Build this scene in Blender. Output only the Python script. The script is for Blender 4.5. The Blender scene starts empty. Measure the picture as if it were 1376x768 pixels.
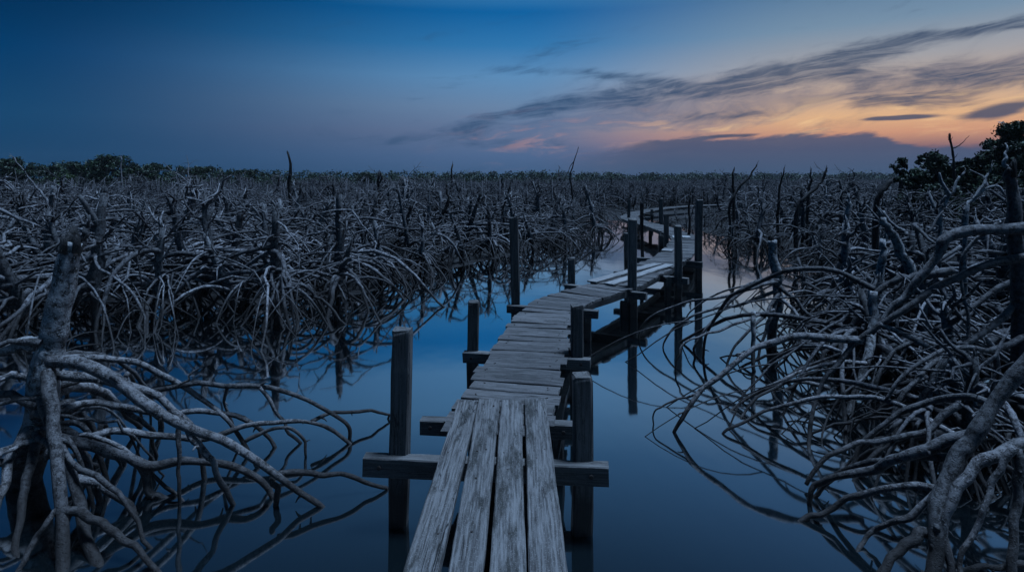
import bpy, math, random
import numpy as np

SC = bpy.context.scene
COL = SC.collection
F = 760.0            # focal length in photo pixels (photo 1376 wide)
CAMZ = 1.98          # eye height above the water
HOR = 237.0
rad = math.radians


def at(px, py, y):
    """world point seen at a photo pixel at distance y in front of the camera"""
    return np.array([(px - 688.0) / F * y, y, CAMZ - (py - HOR) / F * y])


def ground_at(px, py, z=0.0):
    y = (CAMZ - z) * F / (py - HOR)
    return np.array([(px - 688.0) / F * y, y, z])


def lin(r, g, b):
    def c(v):
        v /= 255.0
        return v / 12.92 if v <= 0.04045 else ((v + 0.055) / 1.055) ** 2.4
    return (c(r), c(g), c(b), 1.0)


# ------------------------------------------------------------------ mesh helpers
class MB:
    """collects tubes, boxes and faces, then links them as ONE mesh object"""

    def __init__(self):
        self.v, self.q, self.t, self.n = [], [], [], 0
        self.qm, self.tm = [], []

    def add(self, v, q=None, t=None, mat=0):
        v = np.asarray(v, float).reshape(-1, 3)
        if q is not None and len(q):
            q = np.asarray(q, int).reshape(-1, 4)
            self.q.append(q + self.n)
            self.qm.append(np.full(len(q), mat))
        if t is not None and len(t):
            t = np.asarray(t, int).reshape(-1, 3)
            self.t.append(t + self.n)
            self.tm.append(np.full(len(t), mat))
        self.v.append(v)
        self.n += len(v)

    def tube(self, pts, radii, k=6, mat=0, cap0=True, cap1=True, rough=0.0, rng=None):
        pts = np.asarray(pts, float)
        n = len(pts)
        radii = np.broadcast_to(np.asarray(radii, float), (n,)).copy()
        tan = np.gradient(pts, axis=0)
        tan /= np.linalg.norm(tan, axis=1)[:, None] + 1e-9
        a = np.array([0, 0, 1.0]) if abs(tan[0][2]) < 0.9 else np.array([1.0, 0, 0])
        u = np.cross(tan[0], a)
        u /= np.linalg.norm(u)
        us = []
        for i in range(n):
            u = u - tan[i] * np.dot(u, tan[i])
            u /= np.linalg.norm(u) + 1e-9
            us.append(u)
        us = np.array(us)
        ws = np.cross(tan, us)
        ang = np.arange(k) / k * 2 * math.pi
        R = radii[:, None] * np.ones((1, k))
        if rough and rng is not None:
            kn = max(3, n // 3)
            sm = np.interp(np.linspace(0, kn - 1, n), np.arange(kn), rng.standard_normal(kn))[:, None]
            R = R * (1 + rough * rng.standard_normal((n, k)) * 0.3 + rough * sm * 1.2)
        ring = pts[:, None, :] + R[:, :, None] * (np.cos(ang)[None, :, None] * us[:, None, :] + np.sin(ang)[None, :, None] * ws[:, None, :])
        V = ring.reshape(-1, 3)
        i = np.arange(n - 1)[:, None] * k
        j = np.arange(k)[None, :]
        j2 = (j + 1) % k
        Q = np.stack([i + j, i + j2, i + k + j2, i + k + j], -1).reshape(-1, 4)
        T = []
        V = list(V)
        if cap0:
            V.append(pts[0]); c = len(V) - 1
            T += [(c, (b + 1) % k, b) for b in range(k)]
        if cap1:
            V.append(pts[-1] + tan[-1] * radii[-1] * 0.3); c = len(V) - 1
            o = (n - 1) * k
            T += [(c, o + b, o + (b + 1) % k) for b in range(k)]
        self.add(np.array(V), Q, T, mat)

    def build(self, name, mats, parent=None, smooth=True, origin=None):
        V = np.concatenate(self.v)
        if origin is not None:
            V = V - np.asarray(origin)
        Q = np.concatenate(self.q) if self.q else np.zeros((0, 4), int)
        T = np.concatenate(self.t) if self.t else np.zeros((0, 3), int)
        me = bpy.data.meshes.new(name)
        me.vertices.add(len(V))
        me.vertices.foreach_set('co', V.astype(np.float32).ravel())
        loops = np.concatenate([Q.ravel(), T.ravel()])
        me.loops.add(len(loops))
        me.loops.foreach_set('vertex_index', loops.astype(np.int32))
        starts = np.concatenate([np.arange(len(Q)) * 4, len(Q) * 4 + np.arange(len(T)) * 3])
        tot = np.concatenate([np.full(len(Q), 4), np.full(len(T), 3)])
        me.polygons.add(len(starts))
        me.polygons.foreach_set('loop_start', starts.astype(np.int32))
        me.polygons.foreach_set('loop_total', tot.astype(np.int32))
        mi = np.concatenate(([np.concatenate(self.qm)] if self.qm else []) + ([np.concatenate(self.tm)] if self.tm else []))
        me.polygons.foreach_set('material_index', mi.astype(np.int32))
        me.polygons.foreach_set('use_smooth', np.full(len(starts), bool(smooth)))
        me.update(calc_edges=True)
        me.validate()
        for m in (mats if isinstance(mats, (list, tuple)) else [mats]):
            me.materials.append(m)
        o = bpy.data.objects.new(name, me)
        COL.objects.link(o)
        if parent is not None:
            o.parent = parent
        return o


def tag(o, label=None, cat=None, group=None, kind=None):
    if label: o['label'] = label
    if cat: o['category'] = cat
    if group: o['group'] = group
    if kind: o['kind'] = kind
    return o


def thing(name, label, cat, loc=(0, 0, 0), group=None):
    o = bpy.data.objects.new(name, None)
    o.empty_display_size = 0.2
    COL.objects.link(o)
    o.location = loc
    return tag(o, label, cat, group)


def catmull(P, n=6):
    P = np.asarray(P, float)
    if len(P) < 3:
        t = np.linspace(0, 1, n + 1)[:, None]
        return P[0] * (1 - t) + P[-1] * t
    Q = np.vstack([2 * P[0] - P[1], P, 2 * P[-1] - P[-2]])
    out = []
    for i in range(1, len(Q) - 2):
        p0, p1, p2, p3 = Q[i - 1], Q[i], Q[i + 1], Q[i + 2]
        for s in range(n):
            t = s / n
            out.append(0.5 * (2 * p1 + (p2 - p0) * t + (2 * p0 - 5 * p1 + 4 * p2 - p3) * t * t + (3 * p1 - p0 - 3 * p2 + p3) * t ** 3))
    out.append(Q[-2])
    return np.array(out)


# ------------------------------------------------------------------ node helpers
class NT:
    def __init__(self, tree):
        self.t = tree
        self.L = tree.links

    def n(self, typ, **kw):
        nd = self.t.nodes.new(typ)
        for k, v in kw.items():
            setattr(nd, k, v)
        return nd

    def put(self, sock, v):
        if isinstance(v, bpy.types.NodeSocket):
            self.L.new(v, sock)
        else:
            sock.default_value = v

    def m(self, op, a, b=None, c=None, clamp=False):
        nd = self.n('ShaderNodeMath', operation=op, use_clamp=clamp)
        for i, v in enumerate((a, b, c)):
            if v is not None:
                self.put(nd.inputs[i], v)
        return nd.outputs[0]

    def ss(self, x, lo, hi):
        nd = self.n('ShaderNodeMapRange', interpolation_type='SMOOTHSTEP')
        self.put(nd.inputs['Value'], x)
        nd.inputs['From Min'].default_value = lo
        nd.inputs['From Max'].default_value = hi
        return nd.outputs[0]

    def mix(self, f, a, b, blend='MIX'):
        nd = self.n('ShaderNodeMix', data_type='RGBA', blend_type=blend)
        self.put(nd.inputs[0], f)
        self.put(nd.inputs[6], a)
        self.put(nd.inputs[7], b)
        return nd.outputs[2]

    def ramp(self, f, stops, interp='LINEAR'):
        nd = self.n('ShaderNodeValToRGB')
        nd.color_ramp.interpolation = interp
        el = nd.color_ramp.elements
        while len(el) < len(stops):
            el.new(0.5)
        for e, (p, c) in zip(el, stops):
            e.position = p
            e.color = c if len(c) == 4 else (*c, 1)
        self.put(nd.inputs[0], f)
        return nd.outputs[0]

    def noise(self, vec, scale, detail=4, rough=0.55, dist=0.0):
        nd = self.n('ShaderNodeTexNoise')
        self.put(nd.inputs['Vector'], vec)
        nd.inputs['Scale'].default_value = scale
        nd.inputs['Detail'].default_value = detail
        nd.inputs['Roughness'].default_value = rough
        nd.inputs['Distortion'].default_value = dist
        return nd.outputs[0]

    def xyz(self, x, y, z):
        nd = self.n('ShaderNodeCombineXYZ')
        for i, v in enumerate((x, y, z)):
            self.put(nd.inputs[i], v)
        return nd.outputs[0]

    def scale(self, vec, s):
        nd = self.n('ShaderNodeVectorMath', operation='MULTIPLY')
        self.put(nd.inputs[0], vec)
        nd.inputs[1].default_value = s
        return nd.outputs[0]

    def addv(self, a, b):
        nd = self.n('ShaderNodeVectorMath', operation='ADD')
        self.put(nd.inputs[0], a)
        self.put(nd.inputs[1], b)
        return nd.outputs[0]


def material(name):
    m = bpy.data.materials.new(name)
    m.use_nodes = True
    nt = NT(m.node_tree)
    bs = m.node_tree.nodes['Principled BSDF']
    return m, nt, bs


def g(v):
    return (v, v, v, 1)


def bump(nt, bs, h, strength, dist):
    b = nt.n('ShaderNodeBump')
    b.inputs['Strength'].default_value = strength
    b.inputs['Distance'].default_value = dist
    nt.put(b.inputs['Height'], h)
    nt.L.new(b.outputs[0], bs.inputs['Normal'])


def bark_material(name, light, dark, tide_shade=0.3, lichen=0.5, fine=1.0, tone=(0.45, 1.0)):
    light = tuple(x * .76 for x in light[:3]) + (1,)
    dark = tuple(x * .5 for x in dark[:3]) + (1,)
    m, nt, bs = material(name)
    tc = nt.n('ShaderNodeTexCoord').outputs['Object']
    geo = nt.n('ShaderNodeNewGeometry').outputs['Position']
    rnd = nt.n('ShaderNodeObjectInfo').outputs['Random']
    v = nt.addv(tc, nt.xyz(nt.m('MULTIPLY', rnd, 7.3), nt.m('MULTIPLY', rnd, 3.1), 0.0))
    big = nt.noise(v, 5.0 * fine, 3, 0.6)
    mid = nt.noise(v, 26.0 * fine, 5, 0.65, 0.4)
    fin = nt.noise(v, 120.0 * fine, 3, 0.6)
    vor = nt.n('ShaderNodeTexVoronoi')          # lenticels: small raised corky dots
    nt.put(vor.inputs['Vector'], v)
    vor.inputs['Scale'].default_value = 75.0 * fine
    dots = nt.m('SUBTRACT', 1.0, nt.ss(vor.outputs['Distance'], 0.12, 0.34))
    c = nt.mix(nt.ss(mid, 0.36, 0.60), dark, light)
    c = nt.mix(nt.m('MULTIPLY', dots, 0.45), c, tuple(x * .45 for x in dark[:3]) + (1,))
    c = nt.mix(nt.m('MULTIPLY', nt.ss(big, 0.5, 0.72), 0.55), c, tuple(x * 0.35 for x in dark[:3]) + (1,))
    spots = nt.m('MULTIPLY', nt.ss(fin, 0.55, 0.7), lichen)
    c = nt.mix(spots, c, tuple(min(1, x * 1.55) for x in light[:3]) + (1,))
    tone = nt.m('MULTIPLY_ADD', nt.m('POWER', rnd, 1.6), tone[1], tone[0])
    c = nt.mix(1.0, c, nt.xyz(tone, tone, tone), 'MULTIPLY')
    # algae and tannin stain, carried higher to paint shade into the lower roots
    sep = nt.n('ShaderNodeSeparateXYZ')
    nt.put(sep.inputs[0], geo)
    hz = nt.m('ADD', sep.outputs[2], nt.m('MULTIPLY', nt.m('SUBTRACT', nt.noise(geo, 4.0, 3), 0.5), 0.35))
    wet_shade = nt.ss(hz, tide_shade + 0.1, tide_shade - 0.16)
    nd = wet_shade.node
    nd.inputs['From Min'].default_value = tide_shade - 0.16
    nd.inputs['From Max'].default_value = tide_shade + 0.10
    wet_shade = nt.m('SUBTRACT', 1.0, wet_shade)
    c = nt.mix(nt.m('MULTIPLY', wet_shade, 0.85), c, (0.014, 0.011, 0.009, 1))
    nt.put(bs.inputs['Base Color'], c)
    bs.inputs['Roughness'].default_value = 0.75
    bs.inputs['Specular IOR Level'].default_value = 0.3
    h = nt.m('ADD', nt.m('ADD', nt.m('MULTIPLY', mid, 0.8), nt.m('MULTIPLY', fin, 0.5)), nt.m('MULTIPLY', dots, 0.35))
    bump(nt, bs, h, 0.9, 0.009)
    return m


def wood_material(name, light, dark, axis=0, tide_shade=None, bright=1.0, blotch=0.5):
    light = tuple(x * .66 for x in light[:3]) + (1,)
    dark = tuple(x * .6 for x in dark[:3]) + (1,)
    m, nt, bs = material(name)
    tc = nt.n('ShaderNodeTexCoord').outputs['Object']
    rnd = nt.n('ShaderNodeObjectInfo').outputs['Random']
    off = nt.xyz(nt.m('MULTIPLY', rnd, 37.0), nt.m('MULTIPLY', rnd, 17.0), nt.m('MULTIPLY', rnd, 23.0))
    v = nt.addv(tc, off)
    s = [1.0, 1.0, 1.0]
    s[axis] = 0.045
    vg = nt.scale(v, tuple(s))
    wob = nt.noise(nt.scale(v, tuple(0.5 if a == axis else 1.0 for a in range(3))), 5.0, 2)
    vg2 = nt.addv(vg, nt.xyz(0.0, nt.m('MULTIPLY', wob, 0.02), nt.m('MULTIPLY', wob, 0.02)))
    grain = nt.noise(vg2, 95.0, 5, 0.7)
    coarse = nt.noise(vg2, 28.0, 4, 0.6, 0.6)
    s2 = [1.0, 1.0, 1.0]; s2[axis] = 0.25
    bl = nt.noise(nt.scale(v, tuple(s2)), 9.0, 6, 0.7)
    speck = nt.noise(v, 160.0, 2, 0.6)
    s3 = [1.0, 1.0, 1.0]; s3[axis] = 0.12
    crk = nt.noise(nt.scale(v, tuple(s3)), 9.0, 4, 0.55, 0.5)
    c = nt.mix(nt.ss(grain, 0.3, 0.66), dark, light)
    c = nt.mix(nt.m('MULTIPLY', nt.ss(coarse, 0.5, 0.7), 0.32), c, dark)
    c = nt.mix(nt.m('MULTIPLY', nt.ss(bl, 0.50, 0.63), blotch), c, (0.022, 0.021, 0.018, 1))
    c = nt.mix(nt.m('MULTIPLY', nt.ss(speck, 0.54, 0.7), 0.45), c, tuple(min(1, x * 1.5) for x in light[:3]) + (1,))
    # drying cracks along the grain: thin iso-lines of a stretched noise
    d = nt.m('ABSOLUTE', nt.m('SUBTRACT', crk, 0.5))
    gate = nt.ss(nt.noise(nt.scale(v, tuple(s2)), 5.0, 2), 0.5, 0.6)
    crack = nt.m('MULTIPLY', nt.m('SUBTRACT', 1.0, nt.ss(d, 0.0015, 0.008)), gate)
    c = nt.mix(nt.m('MULTIPLY', crack, 0.9), c, (0.008, 0.008, 0.008, 1))
    tone = nt.m('MULTIPLY_ADD', rnd, 0.5 * bright, 0.72 * bright)
    c = nt.mix(1.0, c, nt.xyz(tone, tone, tone), 'MULTIPLY')
    if tide_shade is not None:
        geo = nt.n('ShaderNodeNewGeometry').outputs['Position']
        sep = nt.n('ShaderNodeSeparateXYZ')
        nt.put(sep.inputs[0], geo)
        hz = nt.m('ADD', sep.outputs[2], nt.m('MULTIPLY', nt.m('SUBTRACT', nt.noise(geo, 14.0, 4), 0.5), 0.12))
        wet_shade = nt.m('SUBTRACT', 1.0, nt.ss(hz, tide_shade - 0.04, tide_shade + 0.05))  # on the posts this is only the wet mark above the water
        c = nt.mix(nt.m('MULTIPLY', wet_shade, 0.88), c, (0.012, 0.011, 0.010, 1))
    nt.put(bs.inputs['Base Color'], c)
    bs.inputs['Roughness'].default_value = 0.7
    bs.inputs['Specular IOR Level'].default_value = 0.3
    h = nt.m('SUBTRACT', nt.m('ADD', nt.m('MULTIPLY', grain, 0.7), nt.m('MULTIPLY', coarse, 0.4)), nt.m('MULTIPLY', crack, 1.5))
    bump(nt, bs, h, 0.8, 0.006)
    return m


BARK = bark_material('grey_bark', (0.27, 0.26, 0.262, 1), (0.05, 0.045, 0.045, 1), tide_shade=0.36)
BARK_TRUNK = bark_material('trunk_bark', (0.25, 0.245, 0.245, 1), (0.035, 0.032, 0.031, 1), tide_shade=0.30, lichen=0.8, fine=1.2)
BARK_FAR = bark_material('thicket_bark', (0.11, 0.107, 0.112, 1), (0.025, 0.024, 0.025, 1), tide_shade=0.5, lichen=0.2)
BARK_DARK = bark_material('charred_bark', (0.045, 0.042, 0.04, 1), (0.018, 0.017, 0.016, 1), tide_shade=0.2, lichen=0.1)
BARK_HERO = bark_material('pale_root_bark', (0.29, 0.275, 0.27, 1), (0.055, 0.048, 0.045, 1), tide_shade=0.26, lichen=0.9, tone=(0.4, 0.9))
BARK_STEM = bark_material('mottled_stem_bark', (0.50, 0.49, 0.48, 1), (0.035, 0.031, 0.028, 1), tide_shade=0.30, lichen=1.0, fine=.8, tone=(0.8, 0.3))
PLANK = wood_material('weathered_plank', (0.235, 0.225, 0.215, 1), (0.045, 0.04, 0.037, 1), 0, blotch=.95)
DECK = wood_material('deck_plank', (0.23, 0.218, 0.21, 1), (0.055, 0.05, 0.047, 1), 0, blotch=0.6)
PALE = wood_material('pale_board', (0.50, 0.49, 0.47, 1), (0.25, 0.24, 0.23, 1), 0, blotch=0.15)
POST = wood_material('post_wood', (0.24, 0.225, 0.21, 1), (0.07, 0.065, 0.06, 1), 2, tide_shade=0.22)
BEAM = wood_material('beam_wood', (0.25, 0.24, 0.225, 1), (0.075, 0.07, 0.066, 1), 0)

IRON, nt, bs = material('rusty_nail')
bs.inputs['Base Color'].default_value = (0.02, 0.014, 0.011, 1)
bs.inputs['Roughness'].default_value = 0.8


def leaf_material(name, a, b):
    m, nt, bs = material(name)
    geo = nt.n('ShaderNodeNewGeometry')
    f = nt.n('ShaderNodeTexCoord').outputs['Object']
    big = nt.noise(f, 0.9, 3)
    c = nt.mix(nt.ss(nt.m('ADD', nt.m('MULTIPLY', geo.outputs['Random Per Island'], 0.6), nt.m('MULTIPLY', big, 0.6)), 0.3, 0.9), a, b)
    nt.put(bs.inputs['Base Color'], c)
    bs.inputs['Roughness'].default_value = 0.6
    return m


LEAF = leaf_material('dark_leaf', (0.004, 0.013, 0.003, 1), (0.014, 0.042, 0.007, 1))
LEAF_LIGHT = leaf_material('green_leaf', (0.014, 0.03, 0.006, 1), (0.04, 0.075, 0.012, 1))

# ------------------------------------------------------------------ water, mud
WATER, nt, bs = material('still_water')
bs.inputs['Base Color'].default_value = (0.005, 0.009, 0.011, 1)
bs.inputs['Roughness'].default_value = 0.3
bs.inputs['Specular IOR Level'].default_value = 0.0
tc = nt.n('ShaderNodeNewGeometry').outputs['Position']
h = nt.noise(nt.scale(tc, (1.0, 0.6, 1.0)), 1.4, 3, 0.5)
b = nt.n('ShaderNodeBump')
b.inputs['Strength'].default_value = 0.06
b.inputs['Distance'].default_value = 0.05
nt.put(b.inputs['Height'], h)
gl = nt.n('ShaderNodeBsdfGlossy')
gl.inputs['Roughness'].default_value = 0.045
nt.L.new(b.outputs[0], gl.inputs['Normal'])
lw = nt.n('ShaderNodeLayerWeight')
lw.inputs['Blend'].default_value = 0.5
mx = nt.n('ShaderNodeMixShader')
nt.put(mx.inputs[0], nt.ramp(lw.outputs['Facing'], [(0.0, g(0.08)), (0.42, g(0.26)), (0.55, g(0.62)), (0.72, g(0.93)), (0.9, g(0.98))]))
nt.L.new(bs.outputs[0], mx.inputs[1])
nt.L.new(gl.outputs[0], mx.inputs[2])
nt.L.new(mx.outputs[0], WATER.node_tree.nodes['Material Output'].inputs[0])

MUD, nt, bs = material('peat_mud')
tc = nt.n('ShaderNodeNewGeometry').outputs['Position']
n1 = nt.noise(tc, 3.0, 6, 0.6)
nt.put(bs.inputs['Base Color'], nt.ramp(n1, [(0.3, (0.004, 0.0035, 0.003)), (0.7, (0.012, 0.010, 0.008))]))
bs.inputs['Roughness'].default_value = 0.85
bump(nt, bs, n1, 0.6, 0.05)

wb = MB()
wb.add([(-700, -60, 0), (700, -60, 0), (700, 900, 0), (-700, 900, 0)], [(0, 1, 2, 3)])
tag(wb.build('water', WATER, smooth=False), kind='structure')

# water channel outline (x, y): the left bank's root line, the head of the creek, the right bank's root line
LEFT_EDGE = [(-30, 7.6), (-6.7, 7.5), (-4.5, 7.3), (-2.7, 7.7), (-2.1, 8.8), (-1.2, 10.6), (-0.3, 12.0), (0.6, 13.4), (1.4, 15.3), (2.4, 18.2), (3.0, 20.5), (3.4, 23)]
RIGHT_EDGE = [(5.3, 23), (5.4, 19), (5.5, 16.5), (5.8, 14.6), (6.0, 13), (5.9, 11), (4.9, 9.2), (2.75, 7), (2.5, 5.6), (2.35, 4.5), (2.3, 3.5), (2.3, 2.0), (2.4, -8)]
CHANNEL = np.array([(-30, -8)] + LEFT_EDGE + RIGHT_EDGE)
MUD_CH = np.array([(-30, -8), (-30, 8.6), (-6.7, 8.5), (-4.5, 8.4), (-2.7, 9.0), (-2.0, 10.2), (-1.2, 11.9), (-0.4, 13.2), (0.5, 14.6), (1.2, 16.3), (2.2, 19.3), (2.7, 22), (3.0, 25),
                   (6.3, 25), (6.6, 19), (7.0, 16.5), (7.6, 14.6), (8.0, 13), (7.8, 11), (6.8, 9.2), (6.2, 7), (6.0, 5.6), (5.8, 4.5), (5.7, 3.5), (5.6, 2.0), (5.6, -8)])


def signed(poly, X, Y):
    """distance to the polygon's outline, positive outside"""
    X = np.asarray(X, float); Y = np.asarray(Y, float)
    inside = np.zeros(X.shape, bool)
    d = np.full(X.shape, 1e9)
    n = len(poly)
    for i in range(n):
        ax, ay = poly[i]; bx, by = poly[(i + 1) % n]
        c = (ay > Y) != (by > Y)
        with np.errstate(divide='ignore', invalid='ignore'):
            xi = (bx - ax) * (Y - ay) / (by - ay + 1e-12) + ax
        inside ^= c & (X < xi)
        L2 = (bx - ax) ** 2 + (by - ay) ** 2
        t = np.clip(((X - ax) * (bx - ax) + (Y - ay) * (by - ay)) / L2, 0, 1)
        d = np.minimum(d, np.hypot(X - ax - t * (bx - ax), Y - ay - t * (by - ay)))
    return np.where(inside, -d, d)


rng = np.random.default_rng(5)
gx = np.concatenate([-np.geomspace(600, 14, 30), np.arange(-13.5, 14, 0.3), np.geomspace(14.5, 600, 30)])
gy = np.concatenate([np.arange(-10, 30, 0.3), np.geomspace(30.5, 880, 45)])
GX, GY = np.meshgrid(gx, gy)
sd = signed(MUD_CH, GX, GY)
GZ = np.where(sd > 0, np.minimum(sd * 0.06, 0.03), np.maximum(sd * 0.3, -0.5)) - 0.015
GZ = GZ - 0.004 + 0.012 * np.sin(GX * 3.1 + np.sin(GY * 2.3) * 1.3) * np.sin(GY * 2.7 + GX)
nx, ny = len(gx), len(gy)
i = np.arange(ny - 1)[:, None] * nx + np.arange(nx - 1)[None, :]
mb = MB()
mb.add(np.stack([GX, GY, GZ], -1).reshape(-1, 3), np.stack([i, i + 1, i + nx + 1, i + nx], -1).reshape(-1, 4))
tag(mb.build('mud_ground', MUD), kind='structure')

# ------------------------------------------------------------------ boardwalk
WALK = thing('boardwalk', 'narrow weathered grey plank boardwalk winding away over the still water', 'boardwalk')
ZD = 0.42            # top of the cross planks
ZL = 0.457           # top of the lengthwise planks nearest the camera


def box_grid(L, W, T, rng, nx=10, ny=3, edge=0.004, warp=0.003, bev=0.005):
    """a worn board lying along X: top surface at z=0, bevelled, with uneven edges"""
    ny_ = ny + 2
    xs = np.linspace(-L / 2, L / 2, nx)
    prof = [(-W / 2, -T), (-W / 2, -bev)] + [(-W / 2 + bev + (W - 2 * bev) * k / ny, 0) for k in range(ny + 1)] + [(W / 2, -bev), (W / 2, -T)]
    P = np.array(prof)
    k = len(P)
    V = np.zeros((nx, k, 3))
    V[:, :, 0] = xs[:, None]
    V[:, :, 1] = P[None, :, 0]
    V[:, :, 2] = P[None, :, 1]
    e1 = np.cumsum(rng.standard_normal(nx)) * edge * 0.35
    e1 -= np.linspace(e1[0], e1[-1], nx)
    e2 = np.cumsum(rng.standard_normal(nx)) * edge * 0.35
    e2 -= np.linspace(e2[0], e2[-1], nx)
    w = (P[:, 0] / W + 0.5)[None, :]
    V[:, :, 1] += e1[:, None] * (1 - w) + e2[:, None] * w
    V[:, :, 2] += (rng.standard_normal((nx, k)) * warp * 0.3) * (P[None, :, 1] > -T * 0.9)
    V[:, :, 2] += np.sin(xs / L * 3 + rng.uniform(0, 6))[:, None] * warp
    V[0, :, 0] += rng.standard_normal(k) * 0.003
    V[-1, :, 0] += rng.standard_normal(k) * 0.003
    V[0, 2:-2, 2] -= 0.002
    V[-1, 2:-2, 2] -= 0.002
    i = np.arange(nx - 1)[:, None] * k
    j = np.arange(k)[None, :]
    j2 = (j + 1) % k
    Q = np.stack([i + j, i + k + j, i + k + j2, i + j2], -1).reshape(-1, 4)
    V = V.reshape(-1, 3)
    Vl = list(V)
    T_ = []
    for o, flip in ((0, False), ((nx - 1) * k, True)):
        Vl.append(V[o:o + k].mean(0)); c = len(Vl) - 1
        for b in range(k):
            a1, a2 = o + b, o + (b + 1) % k
            T_.append((c, a2, a1) if flip else (c, a1, a2))
    return np.array(Vl), Q, T_


def nail(mb, x, y, z, r=0.0055):
    a = np.arange(8) / 8 * 2 * math.pi
    V = np.concatenate([np.stack([x + r * np.cos(a), y + r * np.sin(a), np.full(8, z - 0.004)], -1),
                        np.stack([x + r * np.cos(a), y + r * np.sin(a), np.full(8, z + 0.0015)], -1), [[x, y, z + 0.002]]])
    Q = [(b, (b + 1) % 8, 8 + (b + 1) % 8, 8 + b) for b in range(8)]
    mb.add(V, Q, [(8 + b, 8 + (b + 1) % 8, 16) for b in range(8)], 1)


def board(name, mat, p0, p1, W, T, top, parent, rng, nx=10, ny=3, nails=(), roll=0.0, edge=0.004, warp=0.003, label=None):
    """a plank from p0 to p1 (x, y) with its upper face at height top"""
    p0, p1 = np.array(p0, float), np.array(p1, float)
    L = np.linalg.norm(p1 - p0)
    mb = MB()
    mb.add(*box_grid(L, W, T, rng, nx, ny, edge, warp))
    for (x, y) in nails:
        nail(mb, x * L / 2, y * W / 2, 0.001)
    o = mb.build(name, [mat, IRON], parent, smooth=False)
    c = (p0 + p1) / 2
    t = top if np.ndim(top) else (top, top)
    o.location = (c[0], c[1], (t[0] + t[1]) / 2)
    o.rotation_euler = (roll, -math.atan2(t[1] - t[0], L), math.atan2(p1[1] - p0[1], p1[0] - p0[0]))
    if label: o['label'] = label
    return o


rng = np.random.default_rng(11)
# four lengthwise planks: edges measured at the far end (y 3.87) and at the bottom of the frame (y 2.18)
yf, yn = 3.87, 2.18
far_e = [(617.7, 641.5), (644.2, 670.5), (673.6, 701.5), (704.6, 734)]
near_e = [(537, 592), (597.5, 652.5), (658, 707), (710.5, 764)]
LONG_LABEL = ['lengthwise plank with dark cracks and pale worn edge', None, 'lengthwise plank with a long split at its far end', None]
for k in range(4):
    xf = [(a - 688) / F * yf for a in far_e[k]]
    xn = [(a - 688) / F * yn for a in near_e[k]]
    cf, cn = sum(xf) / 2, sum(xn) / 2
    W = ((xf[1] - xf[0]) + (xn[1] - xn[0])) / 2 - .004
    yb = -1.2
    cb = cf + (cn - cf) * (yf - yb) / (yf - yn)
    L = yf - yb
    def nx_(y): return (y - (yf + yb) / 2) / (L / 2)
    nl = [(nx_(3.15), rng.uniform(-.6, -.2)), (nx_(3.13), rng.uniform(.2, .7)), (nx_(2.75 + 0.1 * k), rng.uniform(-.3, .3)), (nx_(3.75), -.5), (nx_(3.77), .45), (nx_(2.42), rng.uniform(-.5, .5))]
    board('plank', PLANK, (cb, yb), (cf, yf + rng.uniform(-.02, .02)), W, 0.034, ZL + rng.uniform(-.002, .002), WALK, rng, nx=90, ny=6,
          nails=nl, edge=0.0025, warp=0.0025, roll=rng.uniform(-.008, .008), label=LONG_LABEL[k])

# centre line of the winding part
CL = np.array([(-0.19, 2.9), (-0.075, 3.75), (0.035, 4.3), (0.136, 4.93), (0.279, 5.89), (0.50, 6.75), (0.83, 7.38), (1.43, 8.12), (2.27, 9.5), (3.2, 11.2),
               (4.0, 13.2), (4.5, 15.0), (4.56, 17.85), (4.42, 19.6), (4.5, 21.7), (5.5, 24.6), (7.33, 27.7), (10.2, 30.6), (15, 33)])
S = catmull(CL, 24)
seg = np.linalg.norm(np.diff(S, axis=0), axis=1)
cum = np.concatenate([[0], np.cumsum(seg)])
total = cum[-1]


def along(s):
    p = np.array([np.interp(s, cum, S[:, 0]), np.interp(s, cum, S[:, 1])])
    q = np.array([np.interp(s + .02, cum, S[:, 0]), np.interp(s + .02, cum, S[:, 1])])
    q0 = np.array([np.interp(s - .02, cum, S[:, 0]), np.interp(s - .02, cum, S[:, 1])])
    t = q - q0
    t /= np.linalg.norm(t)
    return p, t


def s_at_y(y):
    return float(np.interp(y, S[:, 1], cum))


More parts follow.
